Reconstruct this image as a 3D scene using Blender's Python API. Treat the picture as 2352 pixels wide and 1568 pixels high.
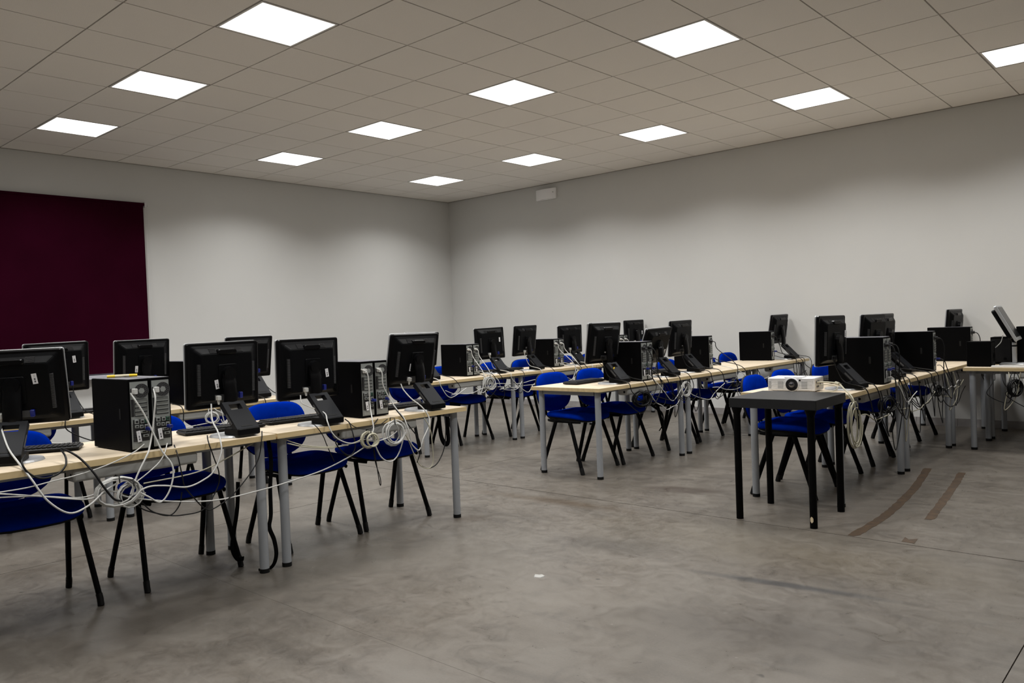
import bpy, bmesh, math, random
from mathutils import Vector, Matrix, Euler
random.seed(7)
R_ = math.radians
scene = bpy.context.scene
for o in list(bpy.data.objects):
    bpy.data.objects.remove(o)
COL = scene.collection

# ------------------------------------------------------------------ camera
cam_d = bpy.data.cameras.new('camera')
cam = bpy.data.objects.new('camera', cam_d)
COL.objects.link(cam)
cam_d.sensor_width = 36.0
cam_d.lens = 1825.57 / 2352 * 36.0
cam_d.clip_start = 0.05
cam_d.clip_end = 60
YAW, PITCH, ROLL = -0.7308, -0.0210, -0.0375
fw = Vector((math.sin(YAW) * math.cos(PITCH), math.cos(YAW) * math.cos(PITCH), math.sin(PITCH)))
rt = Vector((math.cos(YAW), -math.sin(YAW), 0))
upv = rt.cross(fw)
cr, sr = math.cos(ROLL), math.sin(ROLL)
rx = cr * rt + sr * upv
ux = -sr * rt + cr * upv
CAM = Vector((4.485, -2.762, 1.25))
m = Matrix((rx, ux, -fw)).transposed().to_4x4()
m.translation = CAM
cam.matrix_world = m
scene.camera = cam

# ------------------------------------------------------------------ world, exposure
w = bpy.data.worlds.new('world')
scene.world = w
w.use_nodes = True
w.node_tree.nodes['Background'].inputs[0].default_value = (0.6, 0.7, 0.9, 1)
w.node_tree.nodes['Background'].inputs[1].default_value = 0.02
vs = scene.view_settings
vs.view_transform = 'Standard'
vs.look = 'None'
vs.exposure = 0.07
vs.gamma = 1.0
vs.use_curve_mapping = False
try:
    scene.cycles.use_denoising = True
    scene.cycles.max_bounces = 8
    scene.cycles.diffuse_bounces = 5
    scene.cycles.sample_clamp_indirect = 6
except Exception:
    pass
LIGHT = 2.2            # glow of each diffuser
LAMP = 25.0            # watts of the lamp in each panel
SPREAD = 136           # beam angle of the panels

# ------------------------------------------------------------------ materials
MAT = {}
def pmat(name, col, rough=0.5, metal=0.0, spec=0.5, emit=None, estr=0, noise=None, bump=None, coat=0, sheen=0):
    """noise=(scale, amount, detail)  bump=(scale, strength)"""
    mt = bpy.data.materials.new(name)
    mt.use_nodes = True
    nt = mt.node_tree
    b = nt.nodes['Principled BSDF']
    b.inputs['Base Color'].default_value = (*col, 1)
    b.inputs['Roughness'].default_value = rough
    b.inputs['Metallic'].default_value = metal
    b.inputs['Specular IOR Level'].default_value = spec
    if coat:
        b.inputs['Coat Weight'].default_value = coat
    if sheen:
        b.inputs['Sheen Weight'].default_value = sheen
    if emit:
        b.inputs['Emission Color'].default_value = (*emit, 1)
        b.inputs['Emission Strength'].default_value = estr
    if noise or bump:
        tc = nt.nodes.new('ShaderNodeTexCoord')
    if noise:
        n = nt.nodes.new('ShaderNodeTexNoise')
        n.inputs['Scale'].default_value = noise[0]
        n.inputs['Detail'].default_value = noise[2] if len(noise) > 2 else 4
        nt.links.new(tc.outputs['Object'], n.inputs['Vector'])
        r = nt.nodes.new('ShaderNodeValToRGB')
        a = noise[1]
        r.color_ramp.elements[0].position = 0.3
        r.color_ramp.elements[1].position = 0.7
        r.color_ramp.elements[0].color = (*[c * (1 - a) for c in col], 1)
        r.color_ramp.elements[1].color = (*[min(1, c * (1 + a)) for c in col], 1)
        nt.links.new(n.outputs['Fac'], r.inputs['Fac'])
        nt.links.new(r.outputs['Color'], b.inputs['Base Color'])
    if bump:
        n2 = nt.nodes.new('ShaderNodeTexNoise')
        n2.inputs['Scale'].default_value = bump[0]
        n2.inputs['Detail'].default_value = 3
        nt.links.new(tc.outputs['Object'], n2.inputs['Vector'])
        bp = nt.nodes.new('ShaderNodeBump')
        bp.inputs['Strength'].default_value = bump[1]
        bp.inputs['Distance'].default_value = 0.004
        nt.links.new(n2.outputs['Fac'], bp.inputs['Height'])
        nt.links.new(bp.outputs['Normal'], b.inputs['Normal'])
    MAT[name] = mt
    return mt

pmat('wall_paint', (0.635, 0.635, 0.622), 0.85, spec=0.2, noise=(2.0, 0.012, 4), bump=(60, 0.06))
pmat('ceil_tile', (0.86, 0.828, 0.785), 0.9, spec=0.1, noise=(220, 0.05, 3))
pmat('ceil_grid', (0.36, 0.335, 0.305), 0.6, spec=0.3)
pmat('plenum', (0.05, 0.05, 0.05), 0.9)
pmat('panel_white', (0.8, 0.8, 0.8), 0.4, emit=(1.0, 0.985, 0.95), estr=LIGHT)
pmat('panel_frame', (0.75, 0.74, 0.72), 0.4)
pmat('blind_fabric', (0.026, 0.0016, 0.0085), 0.9, spec=0.02, noise=(1.2, 0.18, 4), bump=(300, 0.08))
pmat('white_plastic', (0.62, 0.62, 0.62), 0.4)
pmat('sill_white', (0.50, 0.50, 0.56), 0.5)
pmat('emergency_white', (0.88, 0.88, 0.88), 0.3)
pmat('emergency_lens', (0.93, 0.93, 0.95), 0.25)
pmat('leg_grey', (0.31, 0.325, 0.345), 0.42, metal=0.3, spec=0.5)
pmat('cap_black', (0.004, 0.004, 0.004), 0.6, spec=0.2)
pmat('tray_grey', (0.36, 0.36, 0.345), 0.5)
pmat('frame_black', (0.0015, 0.0015, 0.0018), 0.55, spec=0.08)
pmat('shell_black', (0.008, 0.008, 0.009), 0.6, spec=0.15)
pmat('blue_fabric', (0.0005, 0.019, 0.28), 0.9, spec=0.0, noise=(25, 0.12, 4), bump=(450, 0.25))
pmat('mon_black', (0.0028, 0.003, 0.0036), 0.42, spec=0.09)
pmat('mon_arm', (0.007, 0.0078, 0.010), 0.5, spec=0.13)
pmat('mon_gloss', (0.0025, 0.0025, 0.003), 0.28, spec=0.18)
pmat('silver', (0.42, 0.43, 0.44), 0.38, metal=0.3)
pmat('screen_dark', (0.012, 0.013, 0.015), 0.3, spec=0.25)
pmat('vent_dark', (0.05, 0.05, 0.052), 0.6)
pmat('pc_black', (0.0022, 0.0022, 0.0025), 0.55, spec=0.03, noise=(500, 0.3, 2))
pmat('pc_metal', (0.27, 0.285, 0.275), 0.42, metal=0.35)
pmat('pc_top', (0.13, 0.13, 0.15), 0.4, spec=0.5)
pmat('pc_dark', (0.006, 0.006, 0.007), 0.6)
pmat('port_green', (0.02, 0.07, 0.045), 0.5)
pmat('vga_blue', (0.004, 0.012, 0.16), 0.45)
pmat('cable_white', (0.50, 0.50, 0.48), 0.45)
pmat('cable_beige', (0.38, 0.36, 0.27), 0.5)
pmat('cable_black', (0.004, 0.004, 0.0045), 0.45, spec=0.25)
pmat('key_black', (0.006, 0.006, 0.0065), 0.45, spec=0.25)
pmat('projector_white', (0.66, 0.66, 0.67), 0.42)
pmat('projector_side', (0.55, 0.51, 0.45), 0.5)
pmat('projector_vent', (0.22, 0.23, 0.24), 0.5)
pmat('lens_black', (0.006, 0.006, 0.007), 0.12, spec=0.7)
pmat('lens_glass', (0.02, 0.02, 0.025), 0.04, spec=0.9)
pmat('lens_ring', (0.10, 0.095, 0.10), 0.25, metal=0.4)
pmat('black_table', (0.0085, 0.009, 0.010), 0.42, spec=0.4, noise=(160, 0.25, 3))
pmat('black_leg', (0.001, 0.001, 0.001), 0.5, spec=0.08)
pmat('chip_wood', (0.55, 0.45, 0.30), 0.8)
pmat('pen_yellow', (0.75, 0.52, 0.01), 0.4)
pmat('pen_barrel', (0.62, 0.55, 0.38), 0.4)
pmat('paper', (0.36, 0.355, 0.34), 0.8)
pmat('tape_brown', (0.046, 0.024, 0.008), 0.7, noise=(22, 0.45, 6))
pmat('strap_black', (0.002, 0.002, 0.0022), 0.9, spec=0.05)
pmat('stone_tile', (0.30, 0.285, 0.28), 0.5, noise=(9, 0.16, 6))
pmat('joint_fill', (0.055, 0.04, 0.026), 0.9)
pmat('red_plug', (0.35, 0.01, 0.01), 0.5)

def label_mat():
    """white inventory sticker with a dark barcode block down its middle"""
    mt = bpy.data.materials.new('barcode_sticker')
    mt.use_nodes = True
    nt = mt.node_tree
    b = nt.nodes['Principled BSDF']
    b.inputs['Roughness'].default_value = 0.5
    tc = nt.nodes.new('ShaderNodeTexCoord')
    sp = nt.nodes.new('ShaderNodeSeparateXYZ')
    nt.links.new(tc.outputs['Generated'], sp.inputs[0])
    wv = nt.nodes.new('ShaderNodeTexWhiteNoise')
    wv.noise_dimensions = '1D'
    mu = nt.nodes.new('ShaderNodeMath'); mu.operation = 'MULTIPLY'; mu.inputs[1].default_value = 34
    fl = nt.nodes.new('ShaderNodeMath'); fl.operation = 'FLOOR'
    nt.links.new(sp.outputs['Z'], mu.inputs[0]); nt.links.new(mu.outputs[0], fl.inputs[0])
    nt.links.new(fl.outputs[0], wv.inputs['W'])
    gt = nt.nodes.new('ShaderNodeMath'); gt.operation = 'GREATER_THAN'; gt.inputs[1].default_value = 0.42
    nt.links.new(wv.outputs['Value'], gt.inputs[0])
    def band(sock, lo, hi):
        a = nt.nodes.new('ShaderNodeMath'); a.operation = 'GREATER_THAN'; a.inputs[1].default_value = lo
        c = nt.nodes.new('ShaderNodeMath'); c.operation = 'LESS_THAN'; c.inputs[1].default_value = hi
        nt.links.new(sock, a.inputs[0]); nt.links.new(sock, c.inputs[0])
        d = nt.nodes.new('ShaderNodeMath'); d.operation = 'MULTIPLY'
        nt.links.new(a.outputs[0], d.inputs[0]); nt.links.new(c.outputs[0], d.inputs[1])
        return d.outputs[0]
    by = band(sp.outputs['Y'], 0.36, 0.68)
    bz = band(sp.outputs['Z'], 0.12, 0.88)
    x1 = nt.nodes.new('ShaderNodeMath'); x1.operation = 'MULTIPLY'
    x2 = nt.nodes.new('ShaderNodeMath'); x2.operation = 'MULTIPLY'
    nt.links.new(by, x1.inputs[0]); nt.links.new(bz, x1.inputs[1])
    nt.links.new(x1.outputs[0], x2.inputs[0]); nt.links.new(gt.outputs[0], x2.inputs[1])
    mx = nt.nodes.new('ShaderNodeMix'); mx.data_type = 'RGBA'
    mx.inputs['A'].default_value = (0.66, 0.66, 0.68, 1)
    mx.inputs['B'].default_value = (0.05, 0.05, 0.06, 1)
    nt.links.new(x2.outputs[0], mx.inputs['Factor'])
    nt.links.new(mx.outputs['Result'], b.inputs['Base Color'])
    MAT['sticker'] = mt
label_mat()

def wood_mat(name, c0, c1):
    mt = bpy.data.materials.new(name)
    mt.use_nodes = True
    nt = mt.node_tree
    b = nt.nodes['Principled BSDF']
    b.inputs['Roughness'].default_value = 0.42
    b.inputs['Specular IOR Level'].default_value = 0.4
    tc = nt.nodes.new('ShaderNodeTexCoord')
    mp = nt.nodes.new('ShaderNodeMapping')
    mp.inputs['Scale'].default_value = (26, 1.3, 26)
    nt.links.new(tc.outputs['Object'], mp.inputs['Vector'])
    n = nt.nodes.new('ShaderNodeTexNoise')
    n.inputs['Scale'].default_value = 1.4
    n.inputs['Detail'].default_value = 6
    n.inputs['Distortion'].default_value = 0.4
    nt.links.new(mp.outputs[0], n.inputs['Vector'])
    r = nt.nodes.new('ShaderNodeValToRGB')
    r.color_ramp.elements[0].position = 0.3
    r.color_ramp.elements[1].position = 0.72
    r.color_ramp.elements[0].color = (*c0, 1)
    r.color_ramp.elements[1].color = (*c1, 1)
    nt.links.new(n.outputs['Fac'], r.inputs['Fac'])
    nt.links.new(r.outputs['Color'], b.inputs['Base Color'])
    MAT[name] = mt
wood_mat('wood_top', (0.60, 0.50, 0.365), (0.70, 0.595, 0.45))
wood_mat('wood_edge', (0.50, 0.385, 0.205), (0.62, 0.48, 0.27))

def floor_mat():
    mt = bpy.data.materials.new('concrete_floor')
    mt.use_nodes = True
    nt = mt.node_tree
    N, LK = nt.nodes.new, nt.links.new
    b = nt.nodes['Principled BSDF']
    geo = N('ShaderNodeNewGeometry')
    pos = geo.outputs['Position']
    def noise(scale, detail=6, dist=0.0, rough=0.55, sc=(1, 1, 1), off=(0, 0, 0)):
        mp = N('ShaderNodeMapping'); mp.inputs['Scale'].default_value = sc; mp.inputs['Location'].default_value = off
        LK(pos, mp.inputs['Vector'])
        n = N('ShaderNodeTexNoise'); n.inputs['Scale'].default_value = scale; n.inputs['Detail'].default_value = detail
        n.inputs['Distortion'].default_value = dist; n.inputs['Roughness'].default_value = rough
        LK(mp.outputs[0], n.inputs['Vector'])
        return n.outputs['Fac']
    def ramp(f, p0, p1, c0=(0, 0, 0), c1=(1, 1, 1)):
        if p0 > p1: p0, p1, c0, c1 = p1, p0, c1, c0
        r = N('ShaderNodeValToRGB')
        r.color_ramp.elements[0].position = p0; r.color_ramp.elements[1].position = p1
        r.color_ramp.elements[0].color = (*c0, 1); r.color_ramp.elements[1].color = (*c1, 1)
        LK(f, r.inputs['Fac']); return r.outputs['Color']
    def mix(f, a, c, amt=1.0):
        mx = N('ShaderNodeMix'); mx.data_type = 'RGBA'
        if amt != 1.0:
            mm = N('ShaderNodeMath'); mm.operation = 'MULTIPLY'; mm.inputs[1].default_value = amt
            LK(f, mm.inputs[0]); f = mm.outputs[0]
        LK(f, mx.inputs['Factor']); LK(a, mx.inputs['A'])
        if isinstance(c, tuple): mx.inputs['B'].default_value = (*c, 1)
        else: LK(c, mx.inputs['B'])
        return mx.outputs['Result']
    def floor_patch(cx, cy, ax, ay, ang, soft=0.5, nz=1.0):
        """soft blotch of its own shape around a point of the floor"""
        sb = N('ShaderNodeVectorMath'); sb.operation = 'SUBTRACT'; sb.inputs[1].default_value = (cx, cy, 0); LK(pos, sb.inputs[0])
        rn = N('ShaderNodeTexNoise'); rn.inputs['Scale'].default_value = 5; rn.inputs['Detail'].default_value = 6; LK(pos, rn.inputs['Vector'])
        rot = N('ShaderNodeVectorRotate'); rot.rotation_type = 'Z_AXIS'; rot.inputs['Angle'].default_value = -ang; LK(sb.outputs[0], rot.inputs['Vector'])
        dv = N('ShaderNodeVectorMath'); dv.operation = 'DIVIDE'; dv.inputs[1].default_value = (ax, ay, 1); LK(rot.outputs[0], dv.inputs[0])
        ln = N('ShaderNodeVectorMath'); ln.operation = 'LENGTH'; LK(dv.outputs[0], ln.inputs[0])
        nn = N('ShaderNodeMath'); nn.operation = 'MULTIPLY_ADD'; nn.inputs[1].default_value = nz * 1.6; nn.inputs[2].default_value = -nz * 0.8; LK(rn.outputs['Fac'], nn.inputs[0])
        ad = N('ShaderNodeMath'); ad.operation = 'ADD'; LK(ln.outputs['Value'], ad.inputs[0]); LK(nn.outputs[0], ad.inputs[1])
        mr = N('ShaderNodeMapRange'); mr.inputs['From Min'].default_value = 1.0 + soft; mr.inputs['From Max'].default_value = 1.0 - soft
        LK(ad.outputs[0], mr.inputs['Value']); return mr.outputs[0]
    big = noise(0.75, 7, 0.6)
    med = noise(3.2, 8, 0.9, 0.62)
    strk = noise(1.0, 7, 0.4, 0.6, (1.4, 7, 1))
    fine = noise(70, 5, 0, 0.7)
    c = ramp(big, 0.33, 0.68, (0.175, 0.155, 0.132), (0.262, 0.236, 0.206))
    c = mix(ramp(med, 0.45, 0.72), c, (0.315, 0.292, 0.262), 0.55)
    c = mix(ramp(med, 0.44, 0.28), c, (0.095, 0.086, 0.075), 0.6)
    c = mix(ramp(strk, 0.50, 0.72), c, (0.33, 0.31, 0.28), 0.4)
    c = mix(ramp(strk, 0.45, 0.3), c, (0.09, 0.083, 0.074), 0.4)
    c = mix(ramp(fine, 0.55, 0.75), c, (0.30, 0.285, 0.26), 0.18)
    c = mix(ramp(fine, 0.42, 0.28), c, (0.06, 0.055, 0.05), 0.25)
    mot = noise(7.5, 10, 1.4, 0.72, off=(3, 1, 0))
    c = mix(ramp(mot, 0.50, 0.70), c, (0.36, 0.34, 0.31), 0.26)
    c = mix(ramp(mot, 0.48, 0.30), c, (0.075, 0.069, 0.061), 0.36)
    rust = noise(1.9, 8, 0.8, 0.65, off=(7, 2, 0))
    c = mix(ramp(rust, 0.56, 0.74), c, (0.19, 0.15, 0.105), 0.22)
    scr = noise(2.2, 9, 0.2, 0.75, (0.8, 16, 1), (2, 2, 0))
    c = mix(ramp(scr, 0.60, 0.68), c, (0.36, 0.34, 0.31), 0.28)
    scr2 = noise(1.7, 9, 0.3, 0.75, (13, 1.0, 1), (1, 5, 0))
    c = mix(ramp(scr2, 0.62, 0.70), c, (0.075, 0.068, 0.06), 0.3)
    grain = noise(95, 4, 0, 0.7)
    c = mix(ramp(grain, 0.35, 0.65), c, (0.42, 0.39, 0.355), 0.16)
    spk = noise(26, 2, 0, 0.4)
    c = mix(ramp(spk, 0.74, 0.78), c, (0.42, 0.40, 0.37), 0.6)
    spd = noise(13, 2, 0, 0.4, off=(5, 3, 0))
    c = mix(ramp(spd, 0.25, 0.21), c, (0.04, 0.036, 0.033), 0.6)
    # worn marks with their own shapes: a dark drag mark, rust, pale scuffs; also broad darker patches
    c = mix(floor_patch(2.97, 0.778, 0.40, 0.034, 0.13, 0.5, 0.5), c, (0.065, 0.066, 0.07), 0.8)
    c = mix(floor_patch(1.90, 0.86, 0.30, 0.12, 0.2, 0.6, 1.0), c, (0.07, 0.063, 0.055), 0.6)
    c = mix(floor_patch(0.95, 1.55, 0.5, 0.07, 0.05, 0.6, 1.3), c, (0.115, 0.072, 0.032), 0.55)
    c = mix(floor_patch(0.81, 0.87, 0.10, 0.08, 0.3, 0.5, 0.7), c, (0.10, 0.066, 0.036), 0.5)
    c = mix(floor_patch(2.35, 1.35, 0.75, 0.28, 0.2, 0.8, 1.0), c, (0.25, 0.22, 0.165), 0.35)
    c = mix(floor_patch(3.2, 1.25, 0.55, 0.2, 0.1, 0.8, 1.0), c, (0.23, 0.195, 0.14), 0.4)
    c = mix(floor_patch(1.25, 0.35, 0.7, 0.32, 0.9, 0.8, 1.2), c, (0.265, 0.25, 0.225), 0.3)
    c = mix(floor_patch(0.75, -0.55, 0.5, 0.3, 1.4, 0.8, 1.2), c, (0.085, 0.077, 0.064), 0.55)
    c = mix(floor_patch(3.15, 0.25, 0.5, 0.22, 0.4, 0.8, 1.2), c, (0.10, 0.086, 0.074), 0.55)
    c = mix(floor_patch(1.55, 2.35, 0.24, 0.10, 0.2, 0.4, 0.7), c, (0.085, 0.06, 0.046), 0.6)
    c = mix(floor_patch(0.85, -1.30, 0.62, 0.42, 0.7, 0.9, 1.3), c, (0.075, 0.068, 0.058), 0.65)  # broad soft darker patch on the near-left floor
    c = mix(floor_patch(0.35, -0.75, 0.30, 0.5, 0.2, 0.9, 1.2), c, (0.10, 0.092, 0.08), 0.5)
    c = mix(floor_patch(1.75, 0.55, 0.8, 0.35, 0.8, 0.9, 1.0), c, (0.33, 0.31, 0.285), 0.2)
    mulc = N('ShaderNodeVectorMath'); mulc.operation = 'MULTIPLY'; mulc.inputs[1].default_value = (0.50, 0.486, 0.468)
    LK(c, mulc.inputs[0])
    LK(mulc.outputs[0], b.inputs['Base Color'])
    rr = ramp(mot, 0.3, 0.7, (0.25,) * 3, (0.46,) * 3)
    LK(rr, b.inputs['Roughness'])
    b.inputs['Specular IOR Level'].default_value = 0.42
    bp = N('ShaderNodeBump'); bp.inputs['Strength'].default_value = 0.12; bp.inputs['Distance'].default_value = 0.003
    LK(mot, bp.inputs['Height']); LK(bp.outputs[0], b.inputs['Normal'])
    MAT['floor'] = mt
floor_mat()

# ------------------------------------------------------------------ mesh helpers
class MB:
    def __init__(s):
        s.v, s.f, s.mi, s.sm = [], [], [], []
    def add(s, vs_, fs, mi=0, smooth=False):
        o = len(s.v)
        s.v += [tuple(p) for p in vs_]
        for f in fs:
            s.f.append(tuple(i + o for i in f)); s.mi.append(mi); s.sm.append(smooth)
        return s
    def box(s, x0, x1, y0, y1, z0, z1, mi=0, M=None):
        p = [Vector((x, y, z)) for z in (z0, z1) for y in (y0, y1) for x in (x0, x1)]
        if M is not None: p = [M @ q for q in p]
        return s.add(p, [(0, 2, 3, 1), (4, 5, 7, 6), (0, 1, 5, 4), (2, 6, 7, 3), (0, 4, 6, 2), (1, 3, 7, 5)], mi)
    def rbox(s, x0, x1, y0, y1, z0, z1, r=0.005, seg=3, mi=0, M=None, axis='z'):
        """box with rounded vertical (axis) edges and chamfered rims"""
        pts = []
        a0, a1, b0, b1 = {'z': (x0, x1, y0, y1), 'x': (y0, y1, z0, z1), 'y': (z0, z1, x0, x1)}[axis]
        h0, h1 = {'z': (z0, z1), 'x': (x0, x1), 'y': (y0, y1)}[axis]
        for cx, cy, st in ((a1 - r, b1 - r, 0), (a0 + r, b1 - r, 90), (a0 + r, b0 + r, 180), (a1 - r, b0 + r, 270)):
            for k in range(seg + 1):
                an = R_(st + 90 * k / seg)
                pts.append((cx + r * math.cos(an), cy + r * math.sin(an)))
        c = min(r * 0.35, (h1 - h0) * 0.25)
        am, bm_ = (a0 + a1) / 2, (b0 + b1) / 2
        fa, fb = 1 - 2 * c / (a1 - a0), 1 - 2 * c / (b1 - b0)
        ins = [(am + (p[0] - am) * fa, bm_ + (p[1] - bm_) * fb) for p in pts]
        rings = [(ins, h0), (pts, h0 + c), (pts, h1 - c), (ins, h1)]
        vv = []
        for ring, h in rings:
            for a, bb in ring:
                q = {'z': (a, bb, h), 'x': (h, a, bb), 'y': (bb, h, a)}[axis]
                q = Vector(q)
                vv.append(M @ q if M is not None else q)
        n = len(pts)
        fs = []
        for k in range(3):
            for i in range(n):
                j = (i + 1) % n
                fs.append((k * n + i, k * n + j, (k + 1) * n + j, (k + 1) * n + i))
        fs.append(tuple(reversed(range(n))))
        fs.append(tuple(range(3 * n, 4 * n)))
        return s.add(vv, fs, mi)
    def cyl(s, p0, p1, r0, r1=None, n=16, mi=0, caps=True, smooth=True, ry=None):
        p0, p1 = Vector(p0), Vector(p1)
        r1 = r0 if r1 is None else r1
        d = (p1 - p0).normalized()
        a = d.orthogonal().normalized() if abs(d.z) < 0.95 else Vector((1, 0, 0))
        a = (a - d * a.dot(d)).normalized()
        b = d.cross(a)
        vv = []
        for p, r in ((p0, r0), (p1, r1)):
            for i in range(n):
                t = 2 * math.pi * i / n
                vv.append(p + a * (r * math.cos(t)) + b * ((ry if ry else r) * math.sin(t)))
        s.add(vv, [(i, (i + 1) % n, n + (i + 1) % n, n + i) for i in range(n)], mi, smooth)
        if caps:
            s.add(vv[:n], [tuple(reversed(range(n)))], mi)
            s.add(vv[n:], [tuple(range(n))], mi)
        return s
    def tube(s, pts, r, n=8, mi=0, flat=None):
        """tube along a polyline; flat=(ra, rb) gives an elliptical section"""
        pts = [Vector(p) for p in pts]
        vv = []
        prev = None
        for i, p in enumerate(pts):
            d = (pts[min(i + 1, len(pts) - 1)] - pts[max(i - 1, 0)])
            d = d.normalized() if d.length > 1e-9 else Vector((0, 0, 1))
            if prev is None:
                a = d.orthogonal().normalized() if flat is None else (Vector((1, 0, 0)) - d * d.x)
                if a.length < 1e-4: a = Vector((0, 1, 0)) - d * d.y
                a.normalize()
            else:
                a = prev - d * prev.dot(d)
                a = a.normalized() if a.length > 1e-6 else d.orthogonal().normalized()
            prev = a
            b = d.cross(a)
            ra, rb = flat if flat else (r, r)
            for k in range(n):
                t = 2 * math.pi * k / n
                vv.append(p + a * (ra * math.cos(t)) + b * (rb * math.sin(t)))
        fs = []
        for i in range(len(pts) - 1):
            for k in range(n):
                fs.append((i * n + k, i * n + (k + 1) % n, (i + 1) * n + (k + 1) % n, (i + 1) * n + k))
        s.add(vv, fs, mi, True)
        L = (len(pts) - 1) * n
        s.add(vv[:n], [tuple(reversed(range(n)))], mi)
        s.add(vv[L:], [tuple(range(n))], mi)
        return s
    def pad(s, outline, layers, fn, mi=0):
        """cushion: outline 2-D points, layers (scale, height), fn maps (a, b, h) to 3-D"""
        n = len(outline)
        vv, fs = [], []
        for sc, h in layers:
            for a, b in outline:
                vv.append(fn(a * sc, b * sc, h))
        for k in range(len(layers) - 1):
            for i in range(n):
                j = (i + 1) % n
                fs.append((k * n + i, k * n + j, (k + 1) * n + j, (k + 1) * n + i))
        fs.append(tuple(reversed(range(n))))
        fs.append(tuple(range((len(layers) - 1) * n, len(layers) * n)))
        return s.add(vv, fs, mi, True)
    def mesh(s, name, mats):
        me = bpy.data.meshes.new(name)
        me.from_pydata(s.v, [], s.f)
        for mn in (mats if isinstance(mats, (list, tuple)) else [mats]):
            me.materials.append(MAT[mn])
        me.polygons.foreach_set('material_index', s.mi)
        me.polygons.foreach_set('use_smooth', s.sm)
        me.update()
        return me
    def build(s, name, mats, parent=None, M=None):
        o = bpy.data.objects.new(name, s.mesh(name, mats))
        COL.objects.link(o)
        if parent is not None: o.parent = parent
        if M is not None: o.matrix_local = M
        return o

def tag(o, label=None, cat=None, group=None, kind=None):
    if label: o['label'] = label
    if cat: o['category'] = cat
    if group: o['group'] = group
    if kind: o['kind'] = kind
    return o
def empty(name, loc, rz=0.0):
    o = bpy.data.objects.new(name, None)
    o.empty_display_size = 0.05
    COL.objects.link(o)
    o.location = loc
    o.rotation_euler = (0, 0, rz)
    return o
def copy_tree(o, parent=None):
    c = o.copy()
    COL.objects.link(c)
    c.parent = parent
    for ch in o.children:
        k = copy_tree(ch, c)
        k.matrix_parent_inverse = ch.matrix_parent_inverse.copy()
    return c
def inst(name, mesh, parent, loc=(0, 0, 0), rot=(0, 0, 0)):
    o = bpy.data.objects.new(name, mesh)
    COL.objects.link(o)
    o.parent = parent
    o.location = loc
    o.rotation_euler = rot
    return o
def smooth_path(P, n=8):
    """Catmull-Rom through the points"""
    P = [Vector(p) for p in P]
    if len(P) < 3: return P
    Q = [P[0] * 2 - P[1]] + P + [P[-1] * 2 - P[-2]]
    out = []
    for i in range(1, len(Q) - 2):
        a, b, c, d = Q[i - 1], Q[i], Q[i + 1], Q[i + 2]
        for k in range(n):
            t = k / n
            out.append(0.5 * ((2 * b) + (c - a) * t + (2 * a - 5 * b + 4 * c - d) * t * t + (3 * b - 3 * c + d - a) * t ** 3))
    out.append(P[-1])
    return out

# ------------------------------------------------------------------ room shell
XL, YB, ZC = -5.25, 6.62, 3.35       # left wall, back wall, ceiling
XR, YF = 7.2, -6.6                   # walls behind the camera
T = 0.15
b = MB(); b.box(XL, XR, YF, YB, -0.20, -0.012)
floor = tag(b.build('floor', 'joint_fill'), 'polished grey concrete floor with saw-cut joints and worn stains', kind='structure')
# concrete bays between the saw cuts
xs = [XL, -0.485, 3.92, XR]
ys = [YF, -0.778, 1.755, YB]
GX = {-0.485: 0.0026, 3.92: 0.002}
GY = {-0.778: 0.0006, 1.755: 0.0042}
for i in range(3):
    for j in range(3):
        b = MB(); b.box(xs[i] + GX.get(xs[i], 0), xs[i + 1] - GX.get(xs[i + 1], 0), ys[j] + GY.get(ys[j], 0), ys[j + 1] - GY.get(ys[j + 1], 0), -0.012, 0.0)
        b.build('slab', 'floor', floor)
b = MB(); b.box(XL - T, XL, YF - T, YB + T, 0, ZC + 0.25)
wall_left = tag(b.build('wall_left', 'wall_paint'), 'off-white painted wall behind the burgundy roller blind', kind='structure')
b = MB(); b.box(XL, XR, YB, YB + T, 0, ZC + 0.25)
wall_back = tag(b.build('wall_back', 'wall_paint'), 'off-white painted end wall carrying the emergency light', kind='structure')
b = MB(); b.box(XR, XR + T, YF - T, YB + T, 0, ZC + 0.25)
tag(b.build('wall_right', 'wall_paint'), 'off-white painted wall opposite the burgundy blind', kind='structure')
b = MB(); b.box(XL, XR, YF - T, YF, 0, ZC + 0.25)
tag(b.build('wall_front', 'wall_paint'), 'off-white painted wall behind the camera', kind='structure')

# skirting of stone tiles
def skirting(name, p0, p1, axis, label):
    root = tag(empty(name, (0, 0, 0)), label, kind='structure')
    L, d, n = p1 - p0, 0.40, int((p1 - p0) / 0.40)
    b1 = MB()
    if axis == 'x': b1.box(0.0015, d - 0.0015, -0.012, 0, 0, 0.082)
    else: b1.box(0, 0.012, 0.0015, d - 0.0015, 0, 0.082)
    me = b1.mesh('skirting_tile', 'stone_tile')
    for k in range(n):
        inst('tile', me, root, (p0 + k * d, YB, 0) if axis == 'x' else (XL, p0 + k * d, 0))
    return root
skirting('baseboard_back', XL + 0.02, 5.2, 'x', 'grey stone tile skirting along the end wall')
skirting('baseboard_left', -1.2, YB - 0.02, 'y', 'grey stone tile skirting below the burgundy blind')

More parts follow.
